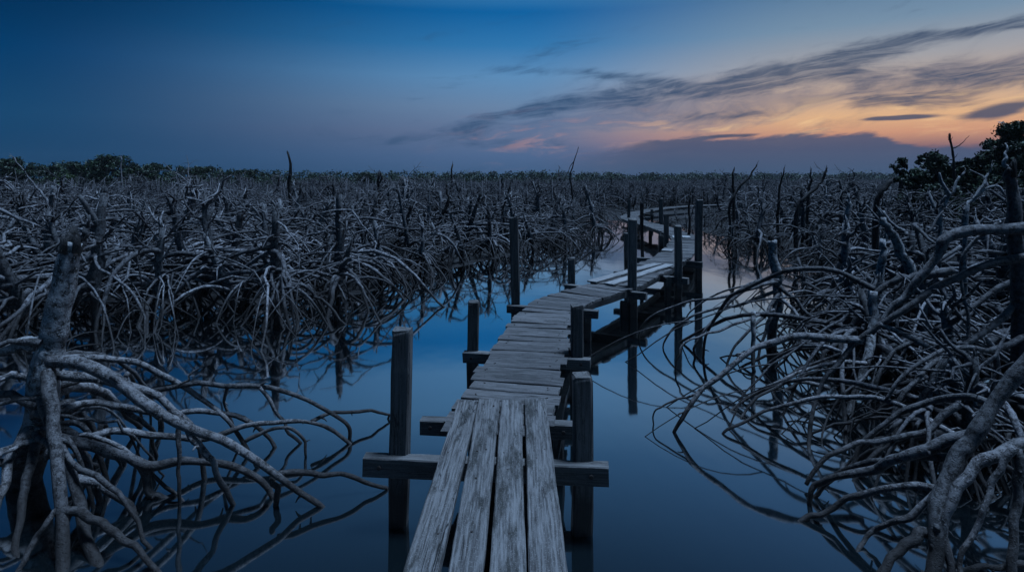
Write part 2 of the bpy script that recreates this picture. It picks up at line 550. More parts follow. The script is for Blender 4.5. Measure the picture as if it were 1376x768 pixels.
SPANS = [3.42, 5.05, 6.95, 8.15, 9.4, 11.0, 13.4, 16.0, 18.6, 21.4, 25, 29, 32.9]
n_planks = 0
for a, b in zip(SPANS[:-1], SPANS[1:]):
    s0, s1 = s_at_y(a), s_at_y(b)
    ss = np.linspace(s0, s1 + 0.0, max(4, int((s1 - s0) / 0.3)))
    fm = MB()
    for side in (-0.25, 0.25):
        ctr = []
        for s in ss:
            p, t = along(s)
            ctr.append(p + np.array([t[1], -t[0]]) * side)
        ctr = np.array(ctr)
        tt = np.gradient(ctr, axis=0); tt /= np.linalg.norm(tt, axis=1)[:, None]
        nn = np.stack([tt[:, 1], -tt[:, 0]], -1)
        V = []
        for q, (dn, dz) in enumerate([(-.03, -.034), (.03, -.034), (.03, -.125), (-.03, -.125)]):
            V.append(np.column_stack([ctr + nn * dn, np.full(len(ctr), ZD + dz) + rng.standard_normal(len(ctr)) * .002]))
        V = np.stack(V, 1).reshape(-1, 3)
        m_ = len(ctr)
        ii = np.arange(m_ - 1)[:, None] * 4; jj = np.arange(4)[None, :]; j2 = (jj + 1) % 4
        Q = np.stack([ii + jj, ii + j2, ii + 4 + j2, ii + 4 + jj], -1).reshape(-1, 4)
        Q = np.vstack([Q, [(3, 2, 1, 0)], [(4 * (m_ - 1) + q for q in range(4))] if False else [[4 * (m_ - 1), 4 * (m_ - 1) + 1, 4 * (m_ - 1) + 2, 4 * (m_ - 1) + 3]]])
        fm.add(V, Q)
    frame = fm.build('deck_frame', BEAM, WALK, smooth=False)
    far_deck = MB()
    s = s0
    individual = a < 13.3
    while s < s1 - 0.05:
        w = rng.uniform(0.145, 0.185)
        p, t = along(s + w / 2)
        nrm = np.array([t[1], -t[0]])
        ang = rng.normal(0, 0.012)
        nrm = np.array([nrm[0] * math.cos(ang) - nrm[1] * math.sin(ang), nrm[0] * math.sin(ang) + nrm[1] * math.cos(ang)])
        half = 0.335 + rng.uniform(-.02, .02)
        sh = rng.normal(0, .012)
        p0 = p - nrm * (half - sh); p1 = p + nrm * (half + sh)
        top = ZD + rng.normal(0, .0035)
        gap = rng.uniform(.010, .019) if individual else .003
        if individual:
            nl = [(-.74, rng.uniform(-.5, .5)), (.75, rng.uniform(-.5, .5)), (-.72, rng.uniform(-.5, .5)), (.73, rng.uniform(-.5, .5))] if p[1] < 7 else ()
            board('plank', DECK, p0, p1, w - gap, .032, (top + rng.normal(0, .003), top + rng.normal(0, .003)), frame, rng, nx=9, ny=2, nails=nl, roll=rng.normal(0, .012), edge=.006, warp=.003)
            n_planks += 1
        else:
            V, Q, T_ = box_grid(2 * half, w - gap, .032, rng, 4, 1)
            c = (p0 + p1) / 2; d = (p1 - p0) / (2 * half); e = np.array([-d[1], d[0]])
            W3 = np.column_stack([c[0] + V[:, 0] * d[0] + V[:, 1] * e[0], c[1] + V[:, 0] * d[1] + V[:, 1] * e[1], top + V[:, 2]])
            far_deck.add(W3, Q, T_)
        s += w
    if not individual:
        far_deck.build('deck', DECK, WALK, smooth=False)
print('planks', n_planks)

# loose pale repair boards lying on the deck
board('repair_board', PALE, at(795, 380.5, 8.27)[:2], at(884, 356, 9.95)[:2], 0.15, .025, ZD + .036, WALK, rng, nx=20, ny=3, label='pale new board laid lengthwise over the older deck planks')
board('repair_board', PALE, at(818, 384.5, 8.08)[:2], at(900, 357, 9.85)[:2], 0.15, .025, ZD + .036, WALK, rng, nx=20, ny=3, label='pale new board laid lengthwise over the older deck planks')
for (px, py, w, l) in [(909, 319, .2, .55), (922, 319, .2, .55), (897, 337, .22, .3)]:
    y = (CAMZ - ZD) * F / (py - HOR)
    x = (px - 688) / F * y
    p, t = along(s_at_y(y))
    board('repair_board', PALE, (x - t[0] * l / 2, y - t[1] * l / 2), (x + t[0] * l / 2, y + t[1] * l / 2), w, .02, ZD + .03, WALK, rng, nx=6, ny=2, label='short pale board patching the deck')


def post(px, top_py, y, w=0.105, lean=(0, 0), dark=False, bottom=-0.6, depth=None, split=False):
    """a square post: centre pixel, pixel of its top, distance"""
    b = at(px, top_py, y)
    H = b[2]
    mb = MB()
    zs = np.concatenate([np.linspace(bottom, H - 0.03, 9), [H - .012, H]])
    bev = 0.012
    hw, hd = w / 2, (depth or w) / 2
    prof = np.array([(-hw + bev, -hd), (hw - bev, -hd), (hw, -hd + bev), (hw, hd - bev), (hw - bev, hd), (-hw + bev, hd), (-hw, hd - bev), (-hw, -hd + bev)])
    V = []
    ph = rng.uniform(0, 6, 2)
    for k, z in enumerate(zs):
        sc = 1.0 if k < len(zs) - 2 else (0.985 if k == len(zs) - 2 else 0.93)
        q = prof * sc + rng.standard_normal(prof.shape) * 0.0022
        dx = lean[0] * (z - H) + .006 * math.sin(z * 3 + ph[0]); dy = lean[1] * (z - H) + .006 * math.sin(z * 3 + ph[1])
        zz = np.full(8, z) + (rng.standard_normal(8) * .006 if k >= len(zs) - 2 else 0)
        V.append(np.column_stack([q[:, 0] + dx, q[:, 1] + dy, zz]))
    V = np.concatenate(V)
    n = len(zs)
    ii = np.arange(n - 1)[:, None] * 8; jj = np.arange(8)[None, :]; j2 = (jj + 1) % 8
    Q = np.stack([ii + jj, ii + j2, ii + 8 + j2, ii + 8 + jj], -1).reshape(-1, 4)
    o = (n - 1) * 8
    V = np.vstack([V, [[V[o:o + 8, 0].mean(), V[o:o + 8, 1].mean(), H - 0.004]]])
    T_ = [(o + b_, o + (b_ + 1) % 8, len(V) - 1) for b_ in range(8)]
    mb.add(V, Q, T_)
    ob = mb.build('post', BARK_DARK if dark else POST, WALK, smooth=False)
    ob.location = (b[0], b[1], 0)
    return ob


def beam(x0, y0, x1, y1, top, h=0.1, w=0.075, z1=None):
    """a crossbeam whose upper face is at height top"""
    mb = MB()
    L = math.hypot(x1 - x0, y1 - y0)
    mb.add(*box_grid(L, w, h, rng, 14, 2, .004, .003, .006))
    for sx in (-.86, .86):      # bolt heads on the side facing the camera
        a = np.arange(8) / 8 * 2 * math.pi
        V = np.concatenate([np.stack([sx * L / 2 + .012 * np.cos(a), np.full(8, -w / 2 + .004), -h / 2 + .012 * np.sin(a)], -1),
                            np.stack([sx * L / 2 + .012 * np.cos(a), np.full(8, -w / 2 - .008), -h / 2 + .012 * np.sin(a)], -1), [[sx * L / 2, -w / 2 - .009, -h / 2]]])
        mb.add(V, [(b_, (b_ + 1) % 8, 8 + (b_ + 1) % 8, 8 + b_) for b_ in range(8)], [(8 + b_, 8 + (b_ + 1) % 8, 16) for b_ in range(8)], 1)
    o = mb.build('crossbeam', [BEAM, IRON], WALK, smooth=False)
    t1 = top if z1 is None else z1
    o.location = ((x0 + x1) / 2, (y0 + y1) / 2, (top + t1) / 2)
    o.rotation_euler = (0, -math.atan2(t1 - top, L), math.atan2(y1 - y0, x1 - x0))
    return o


ZB = ZD - 0.13
beam(-0.83, 3.19, 0.525, 3.08, 0.415, 0.105, 0.08)
beam(-0.595, 3.70, 0.40, 3.62, 0.29 + .115, 0.095, 0.08)
beam(-0.44, 5.165, 0.69, 4.97, 0.385, 0.095, 0.08)
beam(-0.06, 7.05, 1.03, 6.75, 0.385, 0.095, 0.08)
beam(0.80, 8.45, 1.86, 7.82, 0.375, 0.10, 0.08)
beam(1.75, 9.65, 2.80, 8.98, 0.37, 0.10, 0.08)
beam(2.45, 11.4, 3.62, 10.75, 0.36, 0.12, 0.08)
beam(3.74, 13.62, 4.42, 13.36, 0.36, 0.10, 0.08)
beam(4.22, 16.1, 4.9, 16.1, 0.36, 0.10, 0.08)
beam(4.17, 18.72, 4.83, 18.75, 0.36, 0.10, 0.08)
beam(4.18, 21.45, 4.82, 21.3, 0.36, 0.10, 0.08)
beam(4.9, 25.2, 6.1, 24.3, 0.36, 0.10, 0.08)
beam(-0.75, 0.6, 0.55, 0.6, 0.415, 0.105, 0.08)
# posts (photo pixel of the centre, of the top, distance)
post(540, 441, 3.235, .106, (.012, 0))
post(782, 503, 3.165, .110, (.006, 0))
post(749, 575, 3.70, .085)                # short stub under the joint
post(636, 404, 5.21, .102)
post(774.5, 409, 5.05, .108)
post(691, 292, 7.10, .112, (-.01, 0))
post(788, 418, 6.86, .10)
post(850, 294, 8.0, .115)
post(768, 346, 8.5, .10)
post(838, 404, 8.02, .10)
post(911, 303, 9.05, .105)
post(940, 268, 10.85, .12, (.02, 0))
post(898, 372, 9.05, .09)
post(843, 313, 12.0, .115)
post(845.5, 267, 21.4, .10, (.02, 0))
post(862, 272, 12.6, .07, (-.02, 0), dark=True)
post(888, 266, 18.8, .12)
post(895, 287, 14.2, .11)
post(888, 316, 14.6, .12)
post(921, 313, 16.1, .10)
post(874, 300, 18.8, .10)
post(876, 281, 24.4, .10)
bm_ = MB()                                # diagonal strut under the joint
bm_.tube([(0.33, 3.66, 0.36), (0.22, 3.70, -0.25)], [.028, .028], 4)
bm_.build('brace', BEAM, WALK, smooth=False)

# ------------------------------------------------------------------ mangroves


def gen_mangrove(rng, H=1.5, R=1.25, nr=18, nb=5, lean=0.25, r0=0.075, k=6, seg_=10, child=0.7, thin=1.0):
    """returns (trunk tubes, list of root tube groups, list of branch tube groups); every tube is (points, radii, sides)"""
    la = rng.uniform(0, 2 * math.pi)
    t = np.linspace(0, 1, 9)
    bow = rng.uniform(-.15, .15)
    off = lean * t ** 1.4
    tx = off * math.cos(la) + bow * np.sin(t * math.pi) * math.sin(la) + rng.normal(0, .012, 9)
    ty = off * math.sin(la) - bow * np.sin(t * math.pi) * math.cos(la) + rng.normal(0, .012, 9)
    tz = -0.15 + (H + .15) * t
    tp = np.stack([tx, ty, tz], -1)
    tr = r0 * np.interp(tz, [-.15, .25, .55, .9, H], [.45, .8, 1.15, .95, .62]) * rng.uniform(.9, 1.1, 9)
    trunk = [(tp, tr, k + 2)]

    def tpos(h):
        return np.array([np.interp(h, tz, tx), np.interp(h, tz, ty), h])

    roots = []
    for i in range(nr):
        h0 = rng.uniform(.2, min(.62, .6 * H)) if rng.random() < .84 else rng.uniform(.55, .85) * min(H, 1.15)
        ph = i * 2.399963 + rng.normal(0, .8)
        Ri = R * (rng.uniform(.45, 1.1) if rng.random() < .75 else rng.uniform(1.1, 1.6)) * (h0 / .55) ** .4
        n = seg_
        s = np.linspace(0, 1, n)
        pw = rng.uniform(1.25, 2.5)
        rise = rng.uniform(-.02, .20) * Ri
        z = h0 + rise * np.sin(np.pi * np.minimum(s * 1.15, 1)) - (h0 + .18) * s ** pw
        curl = rng.normal(0, .26) * Ri
        lat = curl * s ** 1.7 + rng.normal(0, .03) * np.sin(s * 7 + rng.uniform(0, 6)) * Ri
        r = Ri * 1.2 * (1 - (1 - s) ** rng.uniform(1.0, 1.25))
        st = tpos(h0)
        d = np.array([math.cos(ph), math.sin(ph)]); e = np.array([-d[1], d[0]])
        P = np.stack([st[0] + d[0] * r + e[0] * lat, st[1] + d[1] * r + e[1] * lat, z], -1)
        P += rng.normal(0, .009, P.shape) * (s[:, None] > .05)
        rr = (rng.uniform(.006, .013) if rng.random() < .6 else rng.uniform(.013, .024)) * thin
        rd = rr * (1.5 - .8 * s) * rng.uniform(.92, 1.08, n)
        rd[0] *= 1.25
        grp = [(P, rd, k)]
        for c in range(2):
            if rng.random() < child:
                i0 = int(rng.integers(2, max(3, n - 3)))
                q0 = P[i0]
                ph2 = ph + rng.choice([-1, 1]) * rng.uniform(.25, 1.0)
                L2 = Ri * rng.uniform(.3, .75)
                s2 = np.linspace(0, 1, max(5, n - 3))
                z2 = q0[2] + rng.uniform(-.02, .14) * np.sin(np.pi * s2) - (q0[2] + .18) * s2 ** rng.uniform(1.5, 3)
                d2 = np.array([math.cos(ph2), math.sin(ph2)]); e2 = np.array([-d2[1], d2[0]])
                l2 = rng.normal(0, .15) * L2 * s2 ** 1.6
                P2 = np.stack([q0[0] + d2[0] * L2 * s2 + e2[0] * l2, q0[1] + d2[1] * L2 * s2 + e2[1] * l2, z2], -1)
                grp.append((P2, rd[i0] * .85 * (1 - .4 * s2), k))
        roots.append(grp)
    branches = []
    for j in range(nb):
        h0 = rng.uniform(.55, .98) * H
        ph = rng.uniform(0, 6.28)
        L = rng.uniform(.3, .95)
        s = np.linspace(0, 1, seg_)
        up = rng.uniform(-.1, .6) * L if rng.random() < .6 else rng.uniform(.5, 1.0) * L
        dn = rng.uniform(.1, .8) * L if up < .5 * L else rng.uniform(0, .25) * L
        d = np.array([math.cos(ph), math.sin(ph)]); e = np.array([-d[1], d[0]])
        kink = np.interp(s, np.linspace(0, 1, 5), np.concatenate([[0], rng.normal(0, .07, 4)])) * L
        lat = rng.normal(0, .18) * L * s ** 1.5 + kink
        r = L * s * (1.0 if up < .5 * L else .55)
        st = tpos(h0)
        z = h0 + up * s - dn * s ** 2 + np.interp(s, np.linspace(0, 1, 5), np.concatenate([[0], rng.normal(0, .05, 4)])) * L
        P = np.stack([st[0] + d[0] * r + e[0] * lat, st[1] + d[1] * r + e[1] * lat, z], -1)
        rr = rng.uniform(.007, .02) * thin
        rd = rr * (1.3 - .8 * s)
        grp = [(P, rd, k)]
        for c in range(3):
            if rng.random() < .7:
                i0 = int(rng.integers(2, seg_ - 1))
                q0 = P[i0]
                v = rng.normal(0, 1, 3); v[2] = abs(v[2]) * .4 if rng.random() < .5 else v[2] * .6
                v /= np.linalg.norm(v)
                L2 = L * rng.uniform(.25, .7)
                s2 = np.linspace(0, 1, 6)[:, None]
                P2 = q0 + v * L2 * s2 + np.array([0, 0, -1]) * L2 * rng.uniform(-.1, .5) * s2 ** 2
                grp.append((P2, rd[i0] * .75 * (1 - .65 * s2[:, 0]), max(4, k - 1)))
        branches.append(grp)
    for _ in range(3):         # splintered top
        q = tp[-1] + rng.normal(0, .35, 3) * np.array([1, 1, .3]) * r0 * .62
        e_ = q + np.array([rng.normal(0, .012), rng.normal(0, .012), rng.uniform(.03, .13)])
        trunk.append((np.array([q - [0, 0, .03], (q + e_) / 2, e_]), np.array([r0 * .3, r0 * .2, r0 * .05]), max(4, k - 1)))
    if rng.random() < .5:      # the trunk forks near its broken top
        st = tpos(H * .72)
        ph = rng.uniform(0, 6.28)
        s2 = np.linspace(0, 1, 6)[:, None]
        L2 = rng.uniform(.3, .55)
        P2 = st + np.array([math.cos(ph) * .45, math.sin(ph) * .45, .85]) * L2 * s2
        trunk.append((P2, r0 * .55 * (1 - .35 * s2[:, 0]), k + 1))
    return trunk, roots, branches


def tubes(mb, grp, rng=None, rough=0.0):
    for (P, r, k) in grp:
        mb.tube(P, r, k, cap0=False, rough=rough, rng=rng)


def children_of(root):
    return list(root.children)


def dup(root, loc, rz, sc, label, group, name=None):
    r = root.copy()
    COL.objects.link(r)
    r.location = loc; r.rotation_euler = (0, 0, rz); r.scale = sc
    r['label'] = label; r['group'] = group
    for ch in KIDS[root.name]:
        c = ch.copy(); COL.objects.link(c); c.parent = r
    return r


KIDS = {}


def make_near(rng, **kw):
    """a close mangrove: trunk, each stilt root and each dead branch a part of its own"""
    tr, ro, br = gen_mangrove(rng, k=7, seg_=13, thin=1.45, child=.55, **kw)
    root = thing('mangrove_tree', 'x', 'tree', (0, 0, 0), 'dead mangroves along the water')
    kids = []
    m = MB(); tubes(m, tr, rng, .10); kids.append(m.build('trunk', BARK_TRUNK, root))
    for grp in ro:
        m = MB(); tubes(m, grp, rng, .05); kids.append(m.build('stilt_root', BARK, root))
    for grp in br:
        m = MB(); tubes(m, grp, rng, .06); kids.append(m.build('branch', BARK, root))
    KIDS[root.name] = kids
    return root


def make_mid(rng, **kw):
    """a mangrove farther off: trunk and its tangle of roots"""
    tr, ro, br = gen_mangrove(rng, k=5, seg_=9, thin=1.25, child=.5, **kw)
    root = thing('mangrove_tree', 'x', 'tree', (0, 0, 0), 'dead mangroves in the thicket')
    kids = []
    m = MB(); tubes(m, tr, rng, .08); kids.append(m.build('trunk', BARK_TRUNK, root))
    m = MB()
    for grp in ro: tubes(m, grp)
    kids.append(m.build('root_tangle', BARK, root))
    m = MB()
    for grp in br: tubes(m, grp)
    kids.append(m.build('crown', BARK, root))
    KIDS[root.name] = kids
    return root


def make_far(rng, **kw):
    tr, ro, br = gen_mangrove(rng, k=3, seg_=6, child=.45, **kw)
    m = MB()
    tubes(m, tr)
    for grp in ro + br: tubes(m, grp)
    return m


rng = np.random.default_rng(23)
NEAR = [make_near(rng, H=h, R=r, nr=n, nb=b, lean=l, r0=q) for (h, r, n, b, l, q) in
        [(1.46, 1.3, 19, 8, .18, .07), (1.64, 1.3, 16, 11, .40, .06), (1.3, 1.25, 19, 10, .15, .062), (1.7, 1.35, 17, 11, .12, .075), (1.15, 1.3, 20, 9, .45, .055), (1.5, 1.3, 16, 12, .5, .062)]]
MID = [make_mid(rng, H=rng.uniform(1.0, 1.9), R=rng.uniform(1.05, 1.5), nr=int(rng.integers(13, 19)), nb=int(rng.integers(9, 15)), lean=rng.uniform(.05, .6), r0=rng.uniform(.045, .075)) for _ in range(12)]
FARM = [make_far(rng, H=rng.uniform(1.2, 1.75), R=1.2, nr=11, nb=11, lean=rng.uniform(.05, .4), r0=.05, thin=1.5) for _ in range(6)]

used = {}


def place(protos, i, loc, rz, sc, label, group):
    p = protos[i]
    if p.name not in used:
        used[p.name] = True
        p.location = loc; p.rotation_euler = (0, 0, rz); p.scale = sc
        p['label'] = label; p['group'] = group
        return p
    return dup(p, loc, rz, sc, label, group)


# chosen trees first: photo pixel of the trunk, distance, height of the top, lean look
CHOSEN = [
    (376, 8.5, 0, 1.0, 'dead mangrove with pale forked trunk and drooping roots, front of the left thicket'),
    (275, 9.0, 1, 1.02, 'dead mangrove with tall slanting trunk left of the pale forked one'),
    (452, 9.6, 3, 0.98, 'thick dark trunked mangrove behind the front row of the left thicket'),
    (128, 7.9, 3, 1.02, 'stout upright dead mangrove behind the big trunk at the left edge'),
    (36, 7.6, 5, 1.05, 'leaning dead mangrove at the left picture edge behind the big trunk'),
    (205, 8.2, 2, .95, 'low dead mangrove with spreading roots between the stout and the slanting one'),
    (318, 8.5, 4, .95, 'short dead mangrove with low spreading roots beside the pale forked trunk'),
    (445, 8.8, 4, .85, 'short dead mangrove whose roots reach over the dark reflection'),
    (512, 10.3, 0, .80, 'dead mangrove at the bend of the left bank with arching roots'),
    (572, 11.7, 2, .8, 'bushy dead mangrove on the left bank opposite the tall boardwalk post'),
    (622, 12.9, 5, .8, 'dead mangrove with crossing branches just left of the tall boardwalk post'),
    (664, 13.8, 1, .78, 'dead mangrove rising directly behind the tall boardwalk post'),
    (718, 14.9, 4, .85, 'dead mangrove right of the tall post, roots hanging into bright water'),
    (758, 16.2, 2, .85, 'dead mangrove above the short post on the far side of the deck'),
    (800, 18.0, 0, .8, 'last dead mangrove of the left bank before the boardwalk turns'),
    (1012, 14.6, 1, .78, 'dead mangrove at the head of the right bank beyond the bright water'),
    (1130, 7.6, 0, .92, 'dead mangrove in the middle of the right thicket behind the arching root'),
    (1215, 7.0, 2, 1.0, 'dead mangrove behind the pale leaning snag on the right'),
    (1290, 6.2, 5, .95, 'tangled dead mangrove below the thick horizontal branch on the right'),
    (1120, 5.6, 4, .85, 'low dead mangrove whose roots fill the centre of the right thicket'),
    (1200, 5.0, 4, .80, 'low dead mangrove beneath the long crossing branches on the right'),
    (1290, 4.5, 2, .75, 'low dead mangrove in the dark right corner behind the pale near limb'),
    (1215, 4.15, 4, .62, 'low knot of thin roots under the middle of the long crossing limbs, right foreground'),
    (1300, 3.75, 2, .60, 'low dark root clump close behind the nearest pale limb on the right'),
    (1150, 6.3, 2, .72, 'squat dead mangrove just right of the tree at the point of the right bank'),
    (1235, 5.7, 0, .70, 'squat dead mangrove between the leaning snag and the long crossing limbs'),
    (1090, 8.6, 4, .62, 'low spreading dead mangrove standing in the bright water of the right bank'),
    (1345, 5.6, 1, .85, 'dead mangrove at the right picture edge behind the dark trunk'),
]
taken = []
for q, (px, y, v, s, lab) in enumerate(CHOSEN):
    x = (px - 688) / F * y
    place(NEAR, v, (x, y, 0), q * 2.1 + .4, (s, s, s), lab, 'dead mangroves along the water')
    taken.append((x, y))

rng = np.random.default_rng(77)


def walk_dist(x, y):
    return np.min(np.hypot(S[:, 0] - x, S[:, 1] - y))


HERO_CLEAR = [(-2.95, 3.6, 1.2)]
cand = []
for _ in range(40000):
    y = rng.uniform(2.5, 25.5)
    x = rng.uniform(-1.02 * y - 1.0, 1.02 * y + 1.0)
    cand.append((x, y))
cand = np.array(cand)
sdc = signed(CHANNEL, cand[:, 0], cand[:, 1])
n_ind = 0
ZONE = {0: 'slender grey dead mangrove crowded in the front rows of the left thicket',
        1: 'small grey dead mangrove among many in the middle of the left thicket',
        2: 'small grey dead mangrove among many at the back of the left thicket',
        3: 'bluish dead mangrove crowded in the front rows of the right thicket',
        4: 'small bluish dead mangrove among many in the middle of the right thicket',
        5: 'small bluish dead mangrove among many at the back of the right thicket',
        6: 'small dead mangrove in the distant thicket beyond the last turn of the boardwalk'}
GRP = {0: 'front mangroves of the left thicket', 1: 'middle mangroves of the left thicket', 2: 'back mangroves of the left thicket',
       3: 'front mangroves of the right thicket', 4: 'middle mangroves of the right thicket', 5: 'back mangroves of the right thicket', 6: 'mangroves beyond the boardwalk'}
order = np.argsort(cand[:, 1] + rng.uniform(0, 2.5, len(cand)))
for idx in order:
    x, y = cand[idx]
    if n_ind >= 272: break
    right = x > 3.2 or (y < 9 and x > 0)
    if sdc[idx] < (0.45 if right else 0.75): continue
    tiny = 19.5 < y < 30 and 812 < 688 + F * x / y < 962
    if 13.5 < y <= 19.5 and 812 < 688 + F * x / y < 962: continue
    if x > -2.4 and x < 3.4 and sdc[idx] < 2.0 and not right: low = .8
    else: low = 1.0
    if right and 8 < y < 17 and sdc[idx] < 1.8: low = .62
    if tiny: low = .42
    if right and y < 5.2: continue
    if walk_dist(x, y) < 1.0: continue
    if right and 5.2 < y < 10.5 and .30 * y < x < .56 * y: continue
    if y > 16.5 and x > .66 * y: continue
    sp = (0.84 + 0.021 * y)
    if taken and np.min([(x - a) ** 2 + (y - b) ** 2 for a, b in taken]) < sp * sp: continue
    taken.append((x, y))
    if y > 21.5 and 3 < x < 9: z = 6
    elif right: z = 3 + (0 if y < 10 else 1 if y < 17 else 2)
    else: z = 0 if y < 11.5 else 1 if y < 17.5 else 2
    s = rng.uniform(.78, 1.08) * low
    if y < 9.5: place(NEAR, int(rng.integers(6)), (x, y, 0), rng.uniform(0, 6.28), (s, s, s * rng.uniform(.85, 1.05)), ZONE[z], GRP[z])
    else: place(MID, int(rng.integers(12)), (x, y, 0), rng.uniform(0, 6.28), (s, s, s * rng.uniform(.85, 1.12)), ZONE[z], GRP[z])
    n_ind += 1
print('mangroves', n_ind + len(CHOSEN), 'last y', y)
Y_IND = y
for p in NEAR + MID:
    if p.name not in used:
        print('unused', p.name)

# the far thicket, past what one can count: one object
far = MB()
pts = []
y = 22.0


def wood_y(px):
    return np.interp(px, [-60, 250, 500, 760, 1000, 1440], [66, 80, 105, 130, 220, 240])


while y < 230:
    s = .034 * y + .42
    x = -1.0 * y - 3
    while x < 1.0 * y + 3:
        X = x + rng.uniform(-.5, .5) * s; Y = y + rng.uniform(-.5, .5) * s
        x += s
        if Y < Y_IND + 1.2 and np.min([(X - a) ** 2 + (Y - b) ** 2 for a, b in taken]) < 1.3 ** 2: continue
        if Y < 34 and walk_dist(X, Y) < 1.1: continue
        if Y < Y_IND - 1.5: continue
        if Y < 32 and 812 < 688 + F * X / Y < 962: continue
        if Y < 27 and X > .64 * Y: continue
        if signed(CHANNEL, np.array([X]), np.array([Y]))[0] < .5: continue
        if Y > wood_y(688 + F * X / Y) - 3: continue
        pts.append((X, Y, s))
    y += s
fv = [np.concatenate(m.v) for m in FARM]
for (X, Y, s) in pts:
    i = int(rng.integers(len(FARM)))
    a = rng.uniform(0, 6.28)
    sx = max(1.0, .4 * s)
    sz = rng.uniform(.6, 1.0) * (1.0 if rng.random() < .85 else 1.35) * float(np.interp(Y, [25, 60, 160], [.95, .85, .58]))
    V = fv[i]
    W = np.column_stack([(V[:, 0] * math.cos(a) - V[:, 1] * math.sin(a)) * sx + X, (V[:, 0] * math.sin(a) + V[:, 1] * math.cos(a)) * sx + Y, V[:, 2] * sz])
    far.v.append(W)
    for qq, mm in zip(FARM[i].q, FARM[i].qm):
        far.q.append(qq + far.n); far.qm.append(mm)
    for tt, mm in zip(FARM[i].t, FARM[i].tm):
        far.t.append(tt + far.n); far.tm.append(mm)
    far.n += len(W)
for _ in range(420):
    Y = 22 * (3.2 ** rng.uniform(0, 1)) + 1.5
    px = rng.uniform(-40, 560) if rng.random() < .6 else rng.uniform(560, 1240)
    if 800 < px < 970 and Y < 33: continue
    if Y > wood_y(px) - 3: continue
    b_ = at(px, 237 + max(2.0, rng.normal(11, 6)), Y)
    a_ = np.array([b_[0] + rng.normal(0, .12), Y, -.1])
    md = (a_ + b_) / 2 + rng.normal(0, .05, 3)
    far.tube([a_, md, b_], np.array([.05, .042, .022]) * rng.uniform(.7, 1.3) * (Y / 30) ** .4, 5)
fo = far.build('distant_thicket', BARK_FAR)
tag(fo, 'distant mass of grey dead mangroves stretching to the horizon', 'thicket', kind='stuff')
print('far', len(pts), 'verts', far.n)


# ------------------------------------------------------------------ the close trees, traced root by root
def hero(name, label, cat, base, parts, group=None):
    """parts: (name, [(px, py, y)...], radius start, radius end, material, sides)"""
    root = thing(name, label, cat, base, group)
    rg = np.random.default_rng(abs(hash_(label)) % 100000)
    for (pn, P, ra, rb, mat) in parts:
        W = np.array([at(*p) if not isinstance(p, np.ndarray) else p for p in P])
        C = catmull(W, 7)
        s = np.linspace(0, 1, len(C))
        C = C + np.stack([np.interp(np.linspace(0, 11, len(C)), np.arange(12), rg.normal(0, .008, 12)) for _ in range(3)], -1)
        m = MB()
        rr = (ra + (rb - ra) * s) * (1.0 if pn == 'trunk' else (1.1 - .32 * s))
        m.tube(C, rr * (.95 if pn == 'trunk' else .78), 10 if ra > .03 else 8, rough=.06 if pn != 'trunk' else .07, rng=rg)
        if pn == R_ and ra > .015:
            for _ in range(int(len(C) / 7)):           # nubs and snapped rootlets
                i0 = int(rg.integers(3, len(C) - 2))
                d = rg.normal(0, 1, 3); d[2] = d[2] * .5 - .3; d /= np.linalg.norm(d)
                r1 = rr[i0] * .76
                ln = r1 * (1.25 if rg.random() < .7 else rg.uniform(2, 5))
                m.tube([C[i0], C[i0] + d * ln * .7, C[i0] + d * ln + [0, 0, -.2 * ln]], [r1 * .5, r1 * .34, r1 * .16], 6, rough=.12, rng=rg)
        if pn == 'trunk':
            for _ in range(7):            # splintered top
                q = C[0] + rg.normal(0, .4, 3) * np.array([1, 1, .2]) * ra
                e_ = q + np.array([rg.normal(0, .012), rg.normal(0, .012), rg.uniform(.02, .09)])
                m.tube([q - [0, 0, .07], (q + e_) / 2, e_], [ra * .42, ra * .3, ra * .06], 6, mat=1, rough=.1, rng=rg)
            for _ in range(5):            # knots and old branch scars
                i0 = int(rg.integers(2, len(C) - 2))
                d = rg.normal(0, 1, 3); d /= np.linalg.norm(d)
                m.tube([C[i0], C[i0] + d * rr[i0] * 1.05, C[i0] + d * rr[i0] * 1.3], [rr[i0] * .5, rr[i0] * .36, rr[i0] * .15], 7, rough=.1, rng=rg)
        m.build(pn, [mat, BARK_DARK] if pn == 'trunk' else mat, root, origin=base)
    return root


def hash_(s):
    h = 7
    for ch in s: h = (h * 31 + ord(ch)) % 1000003
    return h


def wy(py):
    """distance at which a pixel row meets the water"""
    return CAMZ * F / (py - HOR)


